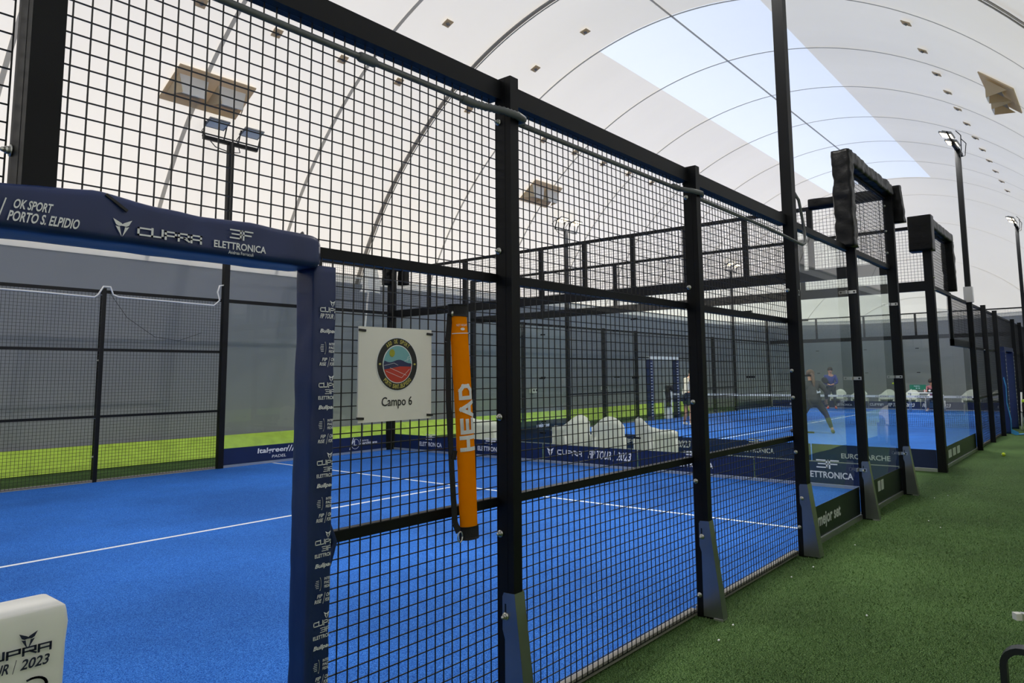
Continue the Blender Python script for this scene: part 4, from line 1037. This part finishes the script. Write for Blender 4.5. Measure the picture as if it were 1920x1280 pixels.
b = MB(); b.sleeve([(22.95, -.5, .42), (23.45, -.5, .42)], rrect(-.24, .24, -.12, .3, .05), .02, 5, 0, .06, 4); tag(b.build('sports_bag', BLACKF), 'black sports bag sitting on the distant camp chair', 'bag')
b = MB(); b.box(22.9, 23.4, -.74, -.26, .74, .8); tag(b.build('towel', LIMEB), 'lime towel lying on the black sports bag', 'towel')

# ------------------------------------------------------------------ people
def skin(name, chains, mat, parent, sub=2):
    vs, es, rs, idx = [], [], [], {}
    for ch in chains:
        prev = None
        for (p, r) in ch:
            k = tuple(round(q, 4) for q in p)
            if k not in idx: idx[k] = len(vs); vs.append(p); rs.append(r)
            if prev is not None and prev != idx[k]: es.append((prev, idx[k]))
            prev = idx[k]
    me = bpy.data.meshes.new(name); me.from_pydata([tuple(v) for v in vs], es, []); o = bpy.data.objects.new(name, me); COL.objects.link(o)
    md = o.modifiers.new('skin', 'SKIN'); md.use_smooth_shade = True
    for i, r in enumerate(rs):
        d = me.skin_vertices[0].data[i]; d.radius = (r, r) if not isinstance(r, tuple) else r; d.use_root = (i == 0)
    ms = o.modifiers.new('sub', 'SUBSURF'); ms.levels = ms.render_levels = sub
    me.materials.append(mat); o.parent = parent
    return o
def person(label, loc, rz, J, shirt, legs, shoe, hair, shorts=False, long_hair=False, sleeve=1.0, cat='person'):
    # J: joint positions in a local frame facing +x
    t = thing('person', label, cat, loc, None, rz)
    V = lambda k: Vector(J[k])
    mid = lambda a, b, f=.5: V(a).lerp(V(b), f)
    pelvis, chest, neck, head = V('pelvis'), V('chest'), V('neck'), V('head'); spine = pelvis.lerp(chest, .5)
    hd = (head-neck).normalized(); fw = Vector(J.get('face', (1,0,0))).normalized(); sd = hd.cross(fw).normalized()
    ch = [[(pelvis, .10), (spine, .105), (chest, .13), (neck, .055), (head-hd*.02, .082), (head+hd*.05, .09), (head+hd*.1, .06)],
          [(head-hd*.02, .082), (head-hd*.01+fw*.095, .02)], [(head-hd*.02, .082), (head-hd*.055+fw*.075, .03)]]
    for s in ('l', 'r'):
        sh, el, wr = V('sh_'+s), V('el_'+s), V('wr_'+s); hp, kn, an, toe = V('hip_'+s), V('kn_'+s), V('an_'+s), V('toe_'+s)
        d = (wr-el).normalized(); palm = wr+d*.07; px = d.cross(Vector((0,0,1))); px = px.normalized() if px.length > .1 else Vector((0,1,0))
        ch.append([(chest, .13), (sh, .06), (sh.lerp(el, .5), .05), (el, .04), (el.lerp(wr, .35), .042), (wr, .028), (palm, .032)])
        cz = px.cross(d)
        for q, l in ((-.03, .055), (-.01, .068), (.01, .064), (.03, .05)): ch.append([(palm, .032), (palm+px*q+d*l*.6, .0095), (palm+px*q*1.1+d*l+cz*.02, .008)])
        ch.append([(wr, .028), (wr+d*.035-px*.04, .011), (wr+d*.07-px*.05+cz*.015, .009)])
        ch.append([(pelvis, .10), (hp, .085), (hp.lerp(kn, .5), .078), (kn, .055), (kn.lerp(an, .35), .056), (an, .036), (an.lerp(toe, .4)-Vector((0,0,.0)), .036), (toe, .026)])
    body = skin('body', ch, SKIN, t)
    for s in (-1, 1):
        b = MB(); b.ball(head+hd*.02+fw*.088+sd*(s*.033), .012); b.build('eye', INKK, t).location = (0,0,0)
        b = MB(); b.ball(head-hd*.0+sd*(s*.092), .03, 0, (.7,.5,1)); b.build('ear', SKIN, t)
    # hair as a cap
    b = MB(); b.ball(head+hd*.06-fw*.018, .112, 0, (1,1,1), 18); ho = b.build('hair', hair, t)
    if long_hair: skin('ponytail', [[(head-fw*.1+hd*.05, .05), (head-fw*.17-hd*.05, .05), (head-fw*.19-hd*.2, .045), (head-fw*.16-hd*.36, .02)]], hair, t)
    for o_ in [c for c in bpy.data.objects if c.parent == t and c.name.split('.')[0] in ('eye', 'ear', 'hair')]:
        o_.data.transform(Matrix.Translation(Vector(ORG[t.name])))
    sc_ = [[(pelvis-Vector((0,0,.05)), .15), (pelvis+Vector((0,0,.05)), .15), (spine, .135), (chest, .152), (neck-hd*.03, .072)]]
    for s in ('l', 'r'):
        sh, el, wr = V('sh_'+s), V('el_'+s), V('wr_'+s)
        c_ = [(chest, .152), (sh, .078), (sh.lerp(el, .6), .066)]
        if sleeve > .9: c_ += [(el, .056), (el.lerp(wr, .85), .042)]
        sc_.append(c_)
    skin('shirt', sc_, shirt, t)
    tr = []
    for s in ('l', 'r'):
        hp, kn, an = V('hip_'+s), V('kn_'+s), V('an_'+s)
        c_ = [(pelvis, .15), (hp, .11), (hp.lerp(kn, .7), .092)]
        if not shorts: c_ += [(kn, .07), (kn.lerp(an, .4), .068), (kn.lerp(an, .9), .048)]
        tr.append(c_)
    skin('shorts' if shorts else 'trousers', tr, legs, t)
    for s in ('l', 'r'):
        an, toe = V('an_'+s), V('toe_'+s); d = (toe-an); d.z = 0; d.normalize()
        skin('shoe', [[(an+Vector((0,0,-.01))-d*.04, .05), (an.lerp(toe, .5)-Vector((0,0,.012)), .048), (toe+Vector((0,0,.008)), .04)]], shoe, t)
    return t
ST = dict(pelvis=(0,0,.95), chest=(0,0,1.33), neck=(.01,0,1.5), head=(.03,0,1.64),
          sh_l=(0,.19,1.41), el_l=(.06,.27,1.14), wr_l=(.24,.08,1.06), sh_r=(0,-.19,1.41), el_r=(.06,-.27,1.14), wr_r=(.24,-.08,1.06),
          hip_l=(0,.1,.9), kn_l=(.03,.13,.5), an_l=(0,.15,.09), toe_l=(.16,.19,.04), hip_r=(0,-.1,.9), kn_r=(.03,-.13,.5), an_r=(0,-.15,.09), toe_r=(.16,-.19,.04))
p1 = person('person in a blue long sleeved shirt standing with a racket behind the net', (31.9, 7.3, 0), R(195), ST, SHIRTB, SHORT, SHOER, HAIRD)
def racket(label, loc, rot):
    t = thing('padel_racket', label, 'racket', loc); t.rotation_euler = rot
    b = MB(); P = [(.12*math.cos(R(a)), .34+.145*math.sin(R(a))) for a in range(0, 360, 15)]
    b.prism(P, (0,0,0), (1,0,0), (0,0,1), .036); P2 = b.build('face', KIT, None); P2.parent = t
    b = MB(); b.tube([(0, -.018, 0), (0, -.018, .13)], .017, 8); b.bar((0, -.018, .12), (-.06, -.018, .23), .02, .03, (0,1,0)); b.bar((0, -.018, .12), (.06, -.018, .23), .02, .03, (0,1,0)); o = b.build('grip', BLACKF, None); o.parent = t
    return t
racket('black padel racket held by the person in blue', (31.66, 7.2, 1.02), (R(0), R(50), R(100)))
RUN = dict(pelvis=(0,0,.86), chest=(.14,-.02,1.22), neck=(.22,-.02,1.38), head=(.28,-.02,1.51), face=(1,.1,-.1),
           sh_l=(.14,.18,1.30), el_l=(.3,.3,1.1), wr_l=(.5,.25,1.15), sh_r=(.12,-.2,1.30), el_r=(-.02,-.33,1.08), wr_r=(.1,-.35,.85),
           hip_l=(0,.1,.82), kn_l=(.22,.24,.47), an_l=(.15,.5,.1), toe_l=(.3,.55,.04), hip_r=(0,-.1,.82), kn_r=(-.06,-.3,.48), an_r=(-.18,-.4,.1), toe_r=(-.04,-.46,.04))
p2 = person('person in black sportswear with long hair lunging, seen from behind through the glass', (18.95, 3.95, 0), R(30), RUN, KIT, KIT, SHOEK, HAIRB, long_hair=True)
skin('jacket', [[(Vector((.15,-.02,1.28)), .17), (Vector((.08,-.01,1.08)), .19), (Vector((.01,0,.88)), .215), (Vector((-.01,-.02,.7)), .2)]], KIT, p2)
b = MB(); b.poly([(0,0), (.1,.02), (.09,.07), (.03,.04), (.0,.09)], (-.135, -.05, 1.05), (0,-1,0), (0,0,1)); o = b.build('white_shirt_mark', INK, None); o.parent = p2; o.location.x = -.09
BND = dict(pelvis=(0,0,.95), chest=(.08,0,1.32), neck=(.14,0,1.48), head=(.2,0,1.61),
           sh_l=(.06,.19,1.40), el_l=(.12,.26,1.12), wr_l=(.3,.2,1.0), sh_r=(.06,-.19,1.40), el_r=(.12,-.26,1.12), wr_r=(.3,-.2,1.0),
           hip_l=(0,.1,.9), kn_l=(.06,.14,.5), an_l=(-.02,.16,.09), toe_l=(.13,.2,.04), hip_r=(0,-.1,.9), kn_r=(.08,-.14,.5), an_r=(.02,-.16,.09), toe_r=(.18,-.19,.04))
person('person in a cream shirt and dark shorts half hidden behind the second fence post', (19.7, 7.98, 0), R(-35), BND, SHIRTC, SHORT, SHOEW, HAIRD, shorts=True, sleeve=.4)
SIT = dict(pelvis=(0,0,.5), chest=(.12,0,.86), neck=(.22,0,1.02), head=(.29,0,1.15),
           sh_l=(.12,.18,.95), el_l=(.4,.22,.82), wr_l=(.42,.08,1.02), sh_r=(.12,-.18,.95), el_r=(.38,-.24,.8), wr_r=(.6,-.12,.8),
           hip_l=(.02,.1,.5), kn_l=(.45,.12,.5), an_l=(.45,.12,.09), toe_l=(.6,.13,.04), hip_r=(.02,-.1,.5), kn_r=(.45,-.14,.5), an_r=(.4,-.16,.09), toe_r=(.55,-.18,.04))
person('person seated at the scorer table resting the chin on one hand', (31.75, 3.35, 0), R(178), SIT, PINK, GREYJ, SHOEW, HAIRD)
copy_thing(ch0, (31.85, 3.35, 0), R(180), 'white plastic armchair under the seated scorer', 'white armchair inside the second court')
t = thing('scorer_table', 'small table in front of the seated scorer', 'table', (30.9, 3.6, 0))
b = MB(); b.box(30.72, 31.08, 3.1, 4.1, .74, .77); b.build('tabletop', PLASTIC, t)
for x in (30.76, 31.04):
    for y in (3.15, 4.05): b = MB(); b.tube([(x, y, 0), (x, y, .74)], .018, 8); b.build('leg', ALU, t)
t = thing('scoreboard', 'green scoreboard with white writing on the scorer table', 'scoreboard', (30.84, 3.75, .77))
b = MB(); b.box(30.82, 30.84, 3.45, 4.02, .87, 1.07, 0)
b.text('PORTO', (30.8185, 3.86, .99), (0,-1,0), (0,0,1), .04, .2, 1); b.text('0 0', (30.8185, 3.8, .91), (0,-1,0), (0,0,1), .045, .14, 1); b.build('board', [GREENS, INK], t)
for y in (3.5, 3.97): b = MB(); b.box(30.81, 30.87, y-.01, y+.01, .77, .9); b.build('foot', PLASTIC, t)
t = thing('video_camera', 'small black camera on the scorer table', 'camera', (30.92, 3.3, .77))
b = MB(); b.box(30.85, 31.0, 3.18, 3.42, .77, .9); b.build('camera_body', BLACKF, t); b = MB(); b.tube([(30.85, 3.33, .84), (30.79, 3.33, .84)], .04, 10); b.build('lens', LAMPOFF, t)
b = MB(); b.ball((26.0, 3.54, 1.19), .034); tag(b.build('padel_ball', BALL), 'yellow padel ball in the air above the net of the second court', 'ball')
